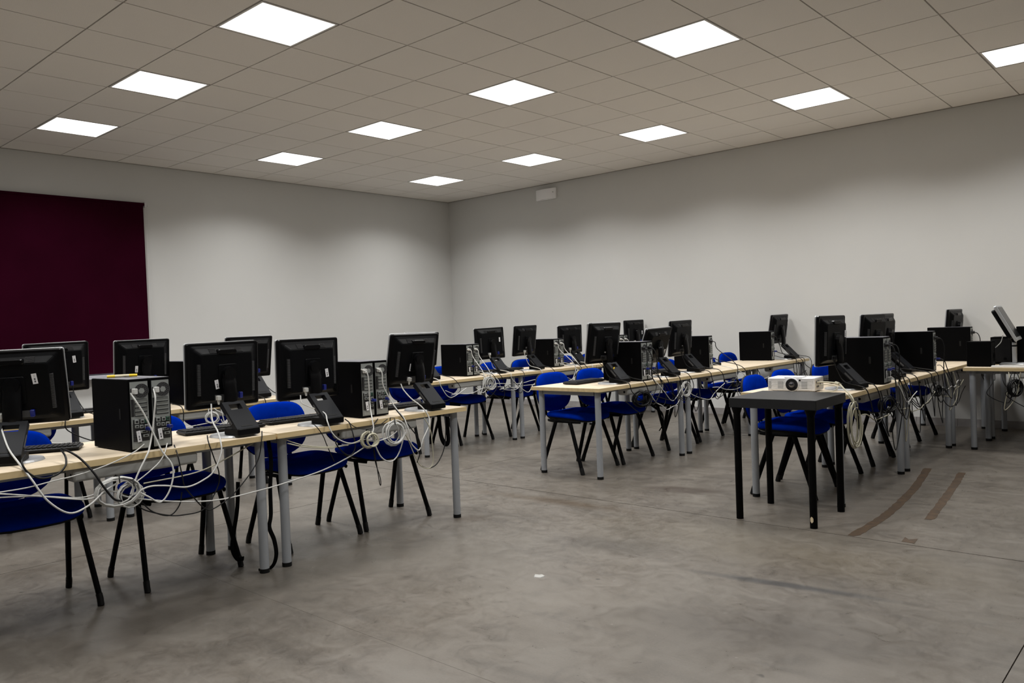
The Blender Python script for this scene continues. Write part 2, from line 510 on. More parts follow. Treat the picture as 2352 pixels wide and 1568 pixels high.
# ceiling: grid of lay-in tiles with flush LED panels
S = 0.6
b = MB(); b.box(XL, XR, YF, YB, ZC + 0.10, ZC + 0.25)
ceiling = tag(b.build('ceiling', 'plenum'), 'suspended ceiling of square mineral tiles with flush light panels', kind='structure')
tile_b = MB()
g = 0.0055
tile_b.box(g, S - g, g, S - g, 0, 0.02)
tile_me = tile_b.mesh('ceiling_tile', 'ceil_tile')
LIGHTS = [(a, bb) for a in (6, 3, 0, -3, -6) for bb in (0, 4, 8)] + [(a, -4) for a in (6, 3, 0, -3, -6)]
b_rest = MB()
amin, amax = int(math.floor(-XR / S)), int(math.ceil(-XL / S))
bmin, bmax = int(math.floor(YF / S)), int(math.ceil(YB / S))
for a in range(amin, amax):
    for bb in range(bmin, bmax):
        if (a, bb) in LIGHTS: continue
        x0, x1 = -(a + 1) * S, -a * S
        y0, y1 = bb * S, (bb + 1) * S
        x0c, x1c, y0c, y1c = max(x0, XL), min(x1, XR), max(y0, YF), min(y1, YB)
        if x1c - x0c < 0.04 or y1c - y0c < 0.04: continue
        cut = (x0c, x1c, y0c, y1c) != (x0, x1, y0, y1)
        view = -7 <= a <= 8 and -2 <= bb <= 11
        if view and cut:
            q = MB(); q.box(x0c + g, x1c - g, y0c + g, y1c - g, ZC, ZC + 0.02)
            q.build('ceiling_tile', 'ceil_tile', ceiling)
        elif view:
            t = inst('ceiling_tile', tile_me, ceiling, (x0, y0, ZC + random.uniform(-0.0008, 0.0008)))
        else:
            b_rest.box(x0c + g, x1c - g, y0c + g, y1c - g, ZC, ZC + 0.02)
tag(b_rest.build('ceiling_tiles_rest', 'ceil_tile', ceiling), kind='stuff')
# grid runners just above the tile faces
for bb in range(bmin, bmax + 1):
    y = bb * S
    if YF < y < YB:
        q = MB(); q.box(XL, XR, y - 0.012, y + 0.012, ZC + 0.006, ZC + 0.016); q.build('grid_runner', 'ceil_grid', ceiling)
for a in range(amin, amax + 1):
    x = -a * S
    if XL < x < XR:
        q = MB(); q.box(x - 0.012, x + 0.012, YF, YB, ZC + 0.0055, ZC + 0.0155); q.build('grid_runner', 'ceil_grid', ceiling)
# perimeter angle
for nm, bx in (('edge_angle', (XL, XR, YB - 0.02, YB, ZC - 0.004, ZC)), ('edge_angle', (XL, XL + 0.02, YF, YB, ZC - 0.004, ZC))):
    q = MB(); q.box(*bx); q.build(nm, 'ceil_grid', ceiling)
fr = MB()
o_, i_ = S / 2 - 0.010, S / 2 - 0.024
for x0, x1, y0, y1 in ((-o_, o_, -o_, -i_), (-o_, o_, i_, o_), (-o_, -i_, -i_, i_), (i_, o_, -i_, i_)):
    fr.box(x0, x1, y0, y1, -0.001, 0.02)
fr_me = fr.mesh('panel_frame', 'panel_frame')
df = MB(); df.box(-i_, i_, -i_, i_, 0.0005, 0.012)
df_me = df.mesh('panel_diffuser', 'panel_white')
for (a, bb) in LIGHTS:
    x, y = -(a + 0.5) * S, (bb + 0.5) * S
    t = empty('ceiling_light', (x, y, ZC))
    nth = {6: 'first', 3: 'second', 0: 'third', -3: 'fourth', -6: 'fifth'}[a]
    row = {8: 'nearest end wall', 4: 'second from end wall', 0: 'third from end wall', -4: 'fourth from end wall'}[bb]
    tag(t, 'square LED panel, %s from blind wall, ceiling row %s' % (nth, row), 'ceiling light', 'LED ceiling panels')
    inst('frame', fr_me, t); inst('diffuser', df_me, t)
    la = bpy.data.lights.new('panel_lamp', 'AREA')
    la.shape = 'SQUARE'; la.size = 0.54; la.energy = LAMP; la.spread = R_(SPREAD); la.color = (1.0, 0.99, 0.968)
    lo = bpy.data.objects.new('panel_lamp', la); COL.objects.link(lo); lo.parent = t; lo.location = (0, 0, -0.003)

# burgundy roller blind on the left wall
bl = tag(empty('roller_blind', (XL, 0, 0)), 'dark burgundy roller blind hanging flat against the off-white wall', 'blind')
q = MB(); q.box(0.040, 0.043, -1.75, 1.478, 0.875, 2.862); q.build('fabric', 'blind_fabric', bl)
q = MB(); q.cyl((0.038, -1.77, 2.868), (0.038, 1.49, 2.868), 0.018, n=14); q.build('roller', 'blind_fabric', bl)
q = MB(); q.box(0.034, 0.050, -1.75, 1.478, 0.862, 0.880); q.build('bottom_bar', 'blind_fabric', bl)
q = MB(); q.box(0, 0.058, 1.49, 1.515, 2.835, 2.895); q.cyl((0.038, 1.515, 2.862), (0.038, 1.53, 2.862), 0.016, n=12); q.build('bracket', 'white_plastic', bl)
q = MB(); q.cyl((0.045, 1.52, 2.855), (0.045, 1.52, 1.0), 0.0018, n=5); q.build('bead_chain', 'white_plastic', bl)
# window sill beneath the blind
wn = tag(empty('window_1', (XL, 0, 0)), 'covered window with pale sill below the burgundy blind', kind='structure')
q = MB(); q.rbox(0, 0.11, -1.80, 1.50, 0.805, 0.845, 0.006); q.build('sill', 'sill_white', wn)
q = MB(); q.box(0, 0.02, -1.72, 1.46, 0.845, 2.83); q.build('window_frame', 'sill_white', wn)

# emergency light on the back wall
em = tag(empty('emergency_light', (-3.105, YB, 3.195)), 'white emergency light box high on the end wall near the ceiling', 'emergency light')
q = MB(); q.rbox(-0.192, 0.192, -0.030, 0, -0.082, 0.082, 0.014, axis='y'); q.build('base_plate', 'emergency_white', em)
q = MB()
N_ = 14
vv, ff = [], []
for k in range(N_ + 1):
    t = -1 + 2 * k / N_
    d = 0.030 + 0.038 * math.cos(t * math.pi / 2)
    vv += [(0.186 * t, -d, -0.076), (0.186 * t, -d, 0.076), (0.186 * t, -0.028, -0.076), (0.186 * t, -0.028, 0.076)]
for k in range(N_):
    A, B_ = 4 * k, 4 * k + 4
    ff += [(A, B_, B_ + 1, A + 1), (A, A + 2, B_ + 2, B_), (A + 1, B_ + 1, B_ + 3, A + 3)]
q.add(vv, ff, 0, False); q.build('lens', 'emergency_lens', em)
q = MB(); q.cyl((0.150, -0.034, 0.015), (0.150, -0.052, 0.015), 0.006, n=10); q.build('indicator', 'silver', em)

# wall socket low on the back wall
sk = tag(empty('wall_socket', (-3.17, YB, 0.485)), 'white double socket plate on the end wall beyond the desks', 'socket')
q = MB(); q.rbox(-0.085, 0.085, -0.014, 0, -0.045, 0.045, 0.008, axis='y'); q.build('plate', 'white_plastic', sk)
for sx in (-0.042, 0.042):
    q = MB(); q.cyl((sx, -0.014, 0), (sx, -0.0155, 0), 0.022, n=18); c_ = q.build('outlet', 'tray_grey', sk)
    q = MB()
    for hx in (-0.009, 0.009): q.cyl((sx + hx, -0.0155, 0), (sx + hx, -0.0165, 0), 0.003, n=8)
    q.build('pin_hole', 'cap_black', c_)

# ------------------------------------------------------------------ desks
ZT = 0.725
DW, DL, DT = 0.70, 1.40, 0.028
def make_desk():
    root = empty('desk', (0, 0, 0))
    q = MB()
    q.box(-DW / 2, DW / 2, -DL / 2, DL / 2, ZT - DT, ZT)
    # faces: bottom, top, then four edges
    for i in (2, 3, 4, 5): q.mi[i] = 1
    me = q.mesh('desktop', ['wood_top', 'wood_edge'])
    inst('desktop', me, root)
    legm = MB(); legm.cyl((0, 0, 0.022), (0, 0, ZT - DT), 0.0245, n=20); lm = legm.mesh('leg', 'leg_grey')
    capm = MB(); capm.cyl((0, 0, 0), (0, 0, 0.022), 0.0255, n=20); cm = capm.mesh('foot_cap', 'cap_black')
    for sx in (-1, 1):
        for sy in (-1, 1):
            l = inst('leg', lm, root, (sx * (DW / 2 - 0.062), sy * (DL / 2 - 0.062), 0))
            inst('foot_cap', cm, l)
    q = MB()
    for sy in (-1, 1): q.box(-DW / 2 + 0.09, DW / 2 - 0.09, sy * (DL / 2 - 0.062) - 0.015, sy * (DL / 2 - 0.062) + 0.015, ZT - DT - 0.035, ZT - DT)
    for sx in (-1, 1): q.box(sx * 0.17 - 0.015, sx * 0.17 + 0.015, -DL / 2 + 0.077, DL / 2 - 0.077, ZT - DT - 0.035, ZT - DT)
    q.build('underframe', 'leg_grey', root)
    q = MB(); q.rbox(DW / 2 - 0.115, DW / 2 - 0.015, -0.28, 0.28, ZT - DT - 0.062, ZT - DT - 0.001, 0.018, seg=4, axis='y')
    tr = q.build('cable_tray', 'tray_grey', root)
    q = MB()
    for sy in (-0.2801, 0.2801): q.cyl((DW / 2 - 0.05, sy, ZT - DT - 0.035), (DW / 2 - 0.05, sy * 1.002, ZT - DT - 0.035), 0.010, n=10)
    q.build('tray_hole', 'cap_black', tr)
    return root
DESK = make_desk()
# every desk: key -> (x centre, y centre, rotation, label phrase)
DESKS = {
    'A': (0.425, -1.205, 0, 'desk away from walkway, second row from burgundy blind'),
    'B': (0.425, 0.205, 0, 'desk beside walkway, second row from burgundy blind'),
    'C': (-1.56, -1.205, 0, 'desk away from walkway, row nearest burgundy blind'),
    'D': (-1.56, 0.205, 0, 'desk beside walkway, row nearest burgundy blind'),
    'E': (-1.56, 3.01, 0, 'first desk from walkway, row under emergency light'),
    'F': (-1.56, 4.415, 0, 'second desk from walkway, row under emergency light'),
    'G': (-1.56, 5.822, 0, 'third desk from walkway, row under emergency light'),
    'H': (0.50, 2.99, 0, 'first desk from walkway, centre row'),
    'I': (0.50, 4.40, 0, 'second desk from walkway, centre row'),
    'J': (0.50, 5.815, 0, 'third desk from walkway, centre row'),
    'K': (2.345, 3.06, 0, 'first desk from walkway, projector row'),
    'L': (2.345, 4.48, 0, 'second desk from walkway, projector row'),
    'M': (2.345, 5.895, 0, 'third desk from walkway, projector row'),
    'O': (3.47, 6.145, -math.pi / 2, 'desk between crosswise desk and end wall'),
    'N': (3.47, 5.42, -math.pi / 2, 'desk set crosswise at the end of projector row'),
}
first = True
for k, (x, y, rz, ph) in DESKS.items():
    d = DESK if first else copy_tree(DESK)
    first = False
    d.location = (x, y, 0); d.rotation_euler = (0, 0, rz)
    tag(d, 'pale wood desk with grey tube legs, ' + ph.replace('desk ', '', 1) if ph.startswith('desk') else 'pale wood desk with grey tube legs, ' + ph.replace(' desk', ''), 'desk', 'pale wood desks in rows')
def dn(k): return DESKS[k][3]

# ------------------------------------------------------------------ chairs
def superell(w, h, e_top, e_bot, n=36):
    pts = []
    for i in range(n):
        t = 2 * math.pi * i / n
        c, s_ = math.cos(t), math.sin(t)
        e = e_top if s_ > 0 else e_bot
        pts.append((w / 2 * math.copysign(abs(c) ** (2 / e), c), h / 2 * math.copysign(abs(s_) ** (2 / e), s_)))
    return pts
def make_chair():
    """faces local +x, seat centre over the origin"""
    root = empty('chair', (0, 0, 0))
    ZS = 0.435
    out = superell(0.43, 0.475, 4.2, 4.2)
    lay = [(0.30, 0.002), (0.85, 0.004), (0.985, 0.012), (1.0, 0.026), (0.985, 0.040), (0.93, 0.050), (0.80, 0.054), (0.5, 0.052), (0.25, 0.050), (0.02, 0.050)]
    def sf(a, b_, h):
        z = ZS + h - 0.22 * max(0, a - 0.08) ** 2 * 4 + 0.20 * b_ * b_ - 0.03 * a
        return (a, b_, z)
    q = MB(); q.pad(out, lay, sf); q.build('seat', 'blue_fabric', root)
    q = MB(); q.pad([(a * 0.97, b_ * 0.97) for a, b_ in out], [(0.3, -0.016), (0.8, -0.014), (0.97, -0.002), (1.0, 0.012), (0.9, 0.018)], sf)
    q.build('seat_shell', 'shell_black', root)
    # backrest: wide rounded pad, leaning back, wrapping forward at its sides
    ob = superell(0.455, 0.335, 3.4, 2.4)
    zc, xb = 0.650, -0.286
    def bf(a, b_, h, d0=0.0):
        x = xb + h + 0.42 * a * a - (b_ + 0.17) * 0.13 + 0.25 * b_ * b_ + d0
        return (x, a, zc + b_)
    layb = [(0.05, 0.010), (0.5, 0.010), (0.9, 0.010), (1.0, 0.018), (1.005, 0.026), (0.985, 0.036), (0.92, 0.044), (0.75, 0.048), (0.4, 0.046), (0.02, 0.045)]
    q = MB(); q.pad(ob, layb, bf); q.build('backrest', 'blue_fabric', root)
    q = MB(); q.pad([(a * 1.01, b_ * 1.01) for a, b_ in ob], [(0.05, -0.004), (0.6, -0.004), (0.94, 0.0), (1.0, 0.008), (1.01, 0.020), (0.97, 0.022)], bf)
    q.build('back_shell', 'shell_black', root)
    # two flat uprights from seat to backrest
    for sy in (-1, 1):
        q = MB()
        q.tube(smooth_path([(-0.10, sy * 0.105, ZS - 0.018), (-0.20, sy * 0.105, ZS - 0.014), (-0.266, sy * 0.105, ZS + 0.03), (-0.284, sy * 0.105, ZS + 0.10), (-0.284, sy * 0.105, ZS + 0.17)], 6), 0.01, 8, flat=(0.007, 0.016))
        q.build('back_upright', 'frame_black', root)
    # legs: oval tubes, splayed, with plastic tips
    for sy in (-1, 1):
        for sx in (-1, 1):
            q = MB()
            top = Vector((sx * 0.075, sy * 0.218, ZS - 0.012)); ft = Vector((sx * 0.208, sy * 0.252, 0.03))
            q.tube([top, top + (ft - top) * 0.08, top + (ft - top) * 0.5, ft], 0.012, 10, flat=(0.0175, 0.0125))
            l = q.build('leg', 'frame_black', root)
            q = MB(); q.tube([ft + (top - ft) * 0.06, ft, Vector((ft.x + sx * 0.008, ft.y, 0.001))], 0.014, 10, flat=(0.0195, 0.0145)); q.build('leg_tip', 'cap_black', l)
        q = MB(); q.tube(smooth_path([(-0.17, sy * 0.20, ZS - 0.008), (-0.10, sy * 0.218, ZS - 0.010), (0.10, sy * 0.218, ZS - 0.010), (0.17, sy * 0.20, ZS - 0.012)], 4), 0.011, 8, flat=(0.009, 0.012)); q.build('side_rail', 'frame_black', root)
    q = MB()
    for sx in (-0.10, 0.10): q.tube([(sx, -0.215, ZS - 0.014), (sx, 0.215, ZS - 0.014)], 0.009, 8)
    q.build('cross_bar', 'frame_black', root)
    return root
CHAIR = make_chair()
CH = [  # x, y, yaw(deg), desk, which
    (0.300, -1.56, -1, 'A', 0), (0.300, -0.845, 1, 'A', 1), (0.305, -0.050, 2, 'B', 0), (0.295, 0.530, -3, 'B', 1),
    (-1.72, -1.54, 0, 'C', 0), (-1.72, -0.87, 1, 'C', 1), (-1.71, -0.06, -2, 'D', 0), (-1.72, 0.53, 1, 'D', 1),
    (-1.70, 2.73, -1, 'E', 0), (-1.72, 3.30, 2, 'E', 1), (-1.69, 4.06, 0, 'F', 0), (-1.70, 4.64, -2, 'F', 1), (-1.71, 5.48, 1, 'G', 0), (-1.71, 6.05, 0, 'G', 1),
    (0.350, 2.67, 0, 'H', 0), (0.370, 3.215, 2, 'H', 1), (0.345, 4.07, -3, 'I', 0), (0.335, 4.645, 1, 'I', 1), (0.300, 5.52, -2, 'J', 0), (0.30, 6.10, 0, 'J', 1),
    (2.205, 2.735, 4, 'K', 0), (2.170, 3.305, 0, 'K', 1), (2.160, 4.145, -1, 'L', 0), (2.125, 4.705, 0, 'L', 1), (2.120, 5.63, -2, 'M', 0)]
for i, (x, y, yw, k, wh) in enumerate(CH):
    c = CHAIR if i == 0 else copy_tree(CHAIR)
    c.location = (x, y, 0); c.rotation_euler = (0, 0, R_(yw))
    near = {'A': wh == 1, 'B': wh == 1, 'C': wh == 1, 'D': wh == 1}.get(k, wh == 0)
    tag(c, 'blue fabric chair %s walkway, %s' % ('nearer' if near else 'farther from', dn(k)), 'chair', 'blue chairs pushed under the desks')

# ------------------------------------------------------------------ monitors
PW, PH = 0.42, 0.345
def panel_meshes():
    P = {}
    q = MB(); q.rbox(-0.006, 0.016, -PW / 2, PW / 2, -PH / 2, PH / 2, 0.012, seg=3, axis='x'); P['bezel'] = q.mesh('bezel', 'mon_gloss')
    q = MB(); q.rbox(-0.016, -0.006, -PW / 2 - 0.0005, PW / 2 + 0.0005, -PH / 2 - 0.0005, PH / 2 + 0.0005, 0.012, seg=3, axis='x'); P['front_frame'] = q.mesh('front_frame', 'silver')
    q = MB(); q.box(-0.0175, -0.0155, -PW / 2 + 0.02, PW / 2 - 0.02, -PH / 2 + 0.02, PH / 2 - 0.016); P['screen'] = q.mesh('screen', 'screen_dark')
    # back shell: frustum with rounded plan
    def ring(hw, zt, zb, r, x):
        pts = []
        for cx, cy, st in ((hw - r, zt - r, 0), (-hw + r, zt - r, 90), (-hw + r, zb + r, 180), (hw - r, zb + r, 270)):
            for k in range(4):
                an = R_(st + 30 * k)
                pts.append((x, cx + r * math.cos(an), cy + r * math.sin(an)))
        return pts
    rings = [ring(0.192, 0.158, -0.152, 0.012, 0.0155), ring(0.176, 0.143, -0.142, 0.014, 0.024), ring(0.150, 0.118, -0.128, 0.014, 0.046), ring(0.144, 0.112, -0.122, 0.012, 0.0485)]
    vv = [p for rg in rings for p in rg]; n = 16
    ff = [(k * n + i, k * n + (i + 1) % n, (k + 1) * n + (i + 1) % n, (k + 1) * n + i) for k in range(3) for i in range(n)]
    ff.append(tuple(range(3 * n, 4 * n)))
    q = MB(); q.add(vv, ff); P['back_shell'] = q.mesh('back_shell', 'mon_black')
    # vent slots: top pair and side banks
    q = MB()
    for sy in (-1, 1):
        for k in range(7):
            z = 0.121 + k * 0.0034; x = 0.0435 - k * 0.0030
            q.box(x - 0.004, x + 0.0035, sy * 0.070 + (-0.026 if sy < 0 else -0.012), sy * 0.070 + (0.012 if sy < 0 else 0.026), z - 0.0008, z + 0.0008)
    P['top_vent'] = q.mesh('top_vent', 'vent_dark')
    q = MB()
    for sy in (-1, 1):
        for k in range(34):
            z = 0.062 - k * 0.0048
            y0 = sy * 0.1545
            q.box(0.034, 0.0455, y0 - 0.019 if sy > 0 else y0 - 0.011, y0 + 0.011 if sy > 0 else y0 + 0.019, z - 0.0011, z + 0.0011)
    P['side_vent'] = q.mesh('side_vent', 'vent_dark')
    q = MB(); q.rbox(0.030, 0.0535, -0.056, 0.056, 0.112, 0.138, 0.010, seg=3, axis='x'); P['handle'] = q.mesh('handle', 'mon_gloss')
    q = MB(); q.rbox(0.046, 0.0535, -0.052, 0.052, -0.066, 0.058, 0.008, axis='x'); P['mount_plate'] = q.mesh('mount_plate', 'mon_black')
    q = MB(); q.box(0.040, 0.0500, -0.075, 0.075, -0.131, -0.100); P['port_bay'] = q.mesh('port_bay', 'vent_dark')
    q = MB(); q.rbox(0.049, 0.066, 0.062, 0.080, -0.128, -0.096, 0.004, axis='x'); P['video_plug'] = q.mesh('video_plug', 'vga_blue')
    q = MB(); q.rbox(0.049, 0.070, -0.071, -0.049, -0.128, -0.104, 0.004, axis='x'); q.cyl((0.058, -0.06, -0.128), (0.060, -0.06, -0.150), 0.008, 0.005, n=10)
    P['power_plug'] = q.mesh('power_plug', 'cable_white'); 
    q2 = MB(); q2.v, q2.f, q2.mi, q2.sm = q.v, q.f, q.mi, q.sm
    P['power_plug_black'] = q2.mesh('power_plug', 'cable_black')
    q = MB(); q.box(-0.0004, 0.0004, -0.0105, 0.0105, -0.024, 0.024); P['sticker'] = q.mesh('sticker', 'sticker')
    return P
PM = panel_meshes()
def stand_meshes(hc):
    """stand below a panel whose centre is hc above the desk; local +x = rear"""
    P = {}
    # swivel plate
    q = MB(); q.cyl((0.085, 0, 0.001), (0.085, 0, 0.010), 0.122, 0.116, n=40, smooth=False); P['base_plate'] = q.mesh('base_plate', 'silver')
    # rear block and leaning arm with a through slot
    q = MB(); q.rbox(0.095, 0.232, -0.066, 0.066, 0.010, 0.046, 0.012, axis='z'); P['base_block'] = q.mesh('base_block', 'mon_black')
    a0, a1 = Vector((0.218, 0, 0.046)), Vector((0.085, 0, 0.178))
    L = (a1 - a0).length
    d = (a1 - a0).normalized(); nrm = Vector((d.z, 0, -d.x))
    if nrm.x < 0: nrm = -nrm
    M = Matrix(((d.x, 0, nrm.x, a0.x), (0, 1, 0, 0), (d.z, 0, nrm.z, a0.z), (0, 0, 0, 1)))
    q = MB()
    tz0, tz1 = -0.030, 0.0
    s0, s1 = L * 0.70, L * 0.90
    q.box(-0.012, s0, -0.064, 0.064, tz0, tz1, 0, M)
    q.box(s1, L, -0.064, 0.064, tz0, tz1, 0, M)
    q.box(s0, s1, -0.064, -0.034, tz0, tz1, 0, M)
    q.box(s0, s1, 0.034, 0.064, tz0, tz1, 0, M)
    P['arm'] = q.mesh('arm', 'mon_arm')
    q = MB(); q.box(0.012, 0.020, -0.032, 0.032, -0.002, 0.0012, 0, M); P['arm_latch'] = q.mesh('arm_latch', 'cap_black')
    q = MB()
    q.box(L * 0.25, L * 0.62, -0.0025, 0.0025, -0.022, -0.012, 0, M)
    P['side_strip'] = q.mesh('side_strip', 'vent_dark')
    # neck with arched top between arm and panel
    q = MB()
    pts = [(0.066, -0.0, 0.165), (0.072, 0, 0.20), (0.070, 0, 0.26), (0.064, 0, hc - 0.03), (0.062, 0, hc + 0.005)]
    q.tube(smooth_path(pts, 4), 0.03, 16, flat=(0.019, 0.040))
    q.cyl((0.048, 0, hc + 0.005), (0.080, 0, hc + 0.005), 0.040, 0.034, n=24)
    P['neck'] = q.mesh('neck', 'mon_gloss')
    return P
STAND_CACHE = {}
def place_monitor(x, y, z, yaw, tilt, roll, key, which, plug='white', st=(1, 0.09, -0.035, 8), extra=None):
    hc = z - ZT
    root = empty('monitor', (x, y, ZT), R_(yaw))
    hk = round(hc, 2)
    if hk not in STAND_CACHE: STAND_CACHE[hk] = stand_meshes(hk)
    for nm, me in STAND_CACHE[hk].items():
        if nm == 'side_strip' or nm == 'arm_latch': continue
        o = inst(nm, me, root)
        if nm == 'arm':
            inst('arm_latch', STAND_CACHE[hk]['arm_latch'], o); [inst('side_strip', STAND_CACHE[hk]['side_strip'], o, (0, sy_ * 0.064, 0)) for sy_ in (-1, 1)]
        if extra and nm == 'arm': extra(o)
    # panel: one pivot rotation baked into each part
    RM = Matrix.Translation((0, 0, hc)) @ Matrix.Rotation(R_(tilt), 4, 'Y') @ Matrix.Rotation(R_(roll), 4, 'X')
    shell = None
    for nm in ('bezel', 'front_frame', 'screen', 'back_shell'):
        o = inst(nm, PM[nm], root); o.matrix_local = RM
        if nm == 'back_shell': shell = o
        if nm == 'screen': pass
    for nm in ('top_vent', 'side_vent', 'handle', 'mount_plate', 'port_bay', 'video_plug'):
        o = inst(nm, PM[nm], shell)
        if nm.endswith('vent'): o['kind'] = 'stuff'
    inst('power_plug', PM['power_plug' if plug == 'white' else 'power_plug_black'], shell)
    if st:
        sd, sy, sz, sr_ = st
        o = inst('sticker', PM['sticker'], shell, (0.0495, sd * sy, sz), (R_(sr_), 0, 0))
        tag(o, 'white barcode sticker')
    near = which
    ws = {'near': 'nearer walkway', 'far': 'farther from walkway', 'only': 'standing alone'}[near]
    tag(root, 'black monitor %s, %s' % (ws, dn(key)), 'monitor', 'black monitors on the desks')
    return root, RM
MONS = {}
def yellow_tag(parent):
    q = MB(); q.cyl((0.150, -0.058, 0.128), (0.140, -0.040, 0.137), 0.005, n=8); q.build('yellow_tag', 'pen_yellow', parent)
ML = [
    ('M1', .391, -1.585, 1.051, -30.3, 10.3, 0.8, 'A', 'far', 'white', (1, .092, .045, 6)),
    ('M2', .513, -.648, 1.045, 3.5, 3.5, .5, 'A', 'near', 'white', (-1, .062, -.045, 10)),
    ('M3', .545, -.140, 1.043, 3.0, 1.6, .2, 'B', 'far', 'white', (1, .098, -.030, 8)),
    ('M4', .544, .651, 1.049, 3.2, 11.4, -.6, 'B', 'near', 'white', (-1, .050, -.040, -3)),
    ('N0', -1.56, -1.65, 1.06, 2, 6, 0, 'C', 'far', 'black', None),
    ('N1', -1.541, -.771, 1.073, 4.3, 5.0, 1.1, 'C', 'near', 'black', (1, .095, .055, 6)),
    ('N2', -1.565, -.177, 1.071, 5.3, 5.3, .6, 'D', 'far', 'white', (-1, .07, -.04, -4)),
    ('N3', -1.577, .700, 1.066, .2, 10.6, .4, 'D', 'near', 'black', None),
    ('N4', -1.552, 2.587, 1.038, -4.7, 9.5, -1.0, 'E', 'near', 'white', None),
    ('N5', -1.569, 3.617, 1.054, -5.1, -1.7, 1.2, 'E', 'far', 'white', (1, .11, .035, 0)),
    ('N6', -1.497, 4.124, 1.065, 4.8, 7.3, .6, 'F', 'near', 'white', (-1, .02, -.06, 0)),
    ('N7', -1.583, 5.085, 1.045, -5.5, 1.6, 1.0, 'F', 'far', 'white', None),
    ('N75', -1.54, 5.62, 1.055, -3, 4, 0, 'G', 'near', 'white', None),
    ('N8', -1.477, 6.37, 1.08, -4.5, -.3, .6, 'G', 'far', 'white', (1, .12, .0, 0)),
    ('P1', .556, 2.776, 1.069, -2.6, 8.7, -.3, 'H', 'near', 'black', (-1, .020, -.055, -8)),
    ('P2', .574, 3.560, 1.010, -.3, 21.6, 1.5, 'H', 'far', 'black', (1, .125, -.05, -3)),
    ('P3', .512, 4.131, 1.059, 1.5, 4.8, .8, 'I', 'near', 'black', (-1, .03, -.05, 0)),
    ('P4', .535, 6.375, 1.083, -1.9, 9.8, .8, 'J', 'only', 'black', None),
    ('Q1', 2.452, 2.802, 1.059, -3.8, 2.4, -.3, 'K', 'near', 'black', (1, .135, .045, 0)),
    ('Q2', 2.43, 3.74, 1.055, -4, 5.0, 0, 'K', 'far', 'black', None),
    ('Q3', 2.345, 4.31, 1.055, 0, 5.0, 0, 'L', 'near', 'black', None),
    ('Q4', 2.404, 6.375, 1.068, -4.1, 5.5, .1, 'M', 'only', 'black', None),
]
for (nm, x, y, z, yw, tl, rl, key, wh, plug, st) in ML:
    MONS[nm] = place_monitor(x, y, z, yw, tl, rl, key, wh, plug, st, yellow_tag if nm == 'P1' else None)

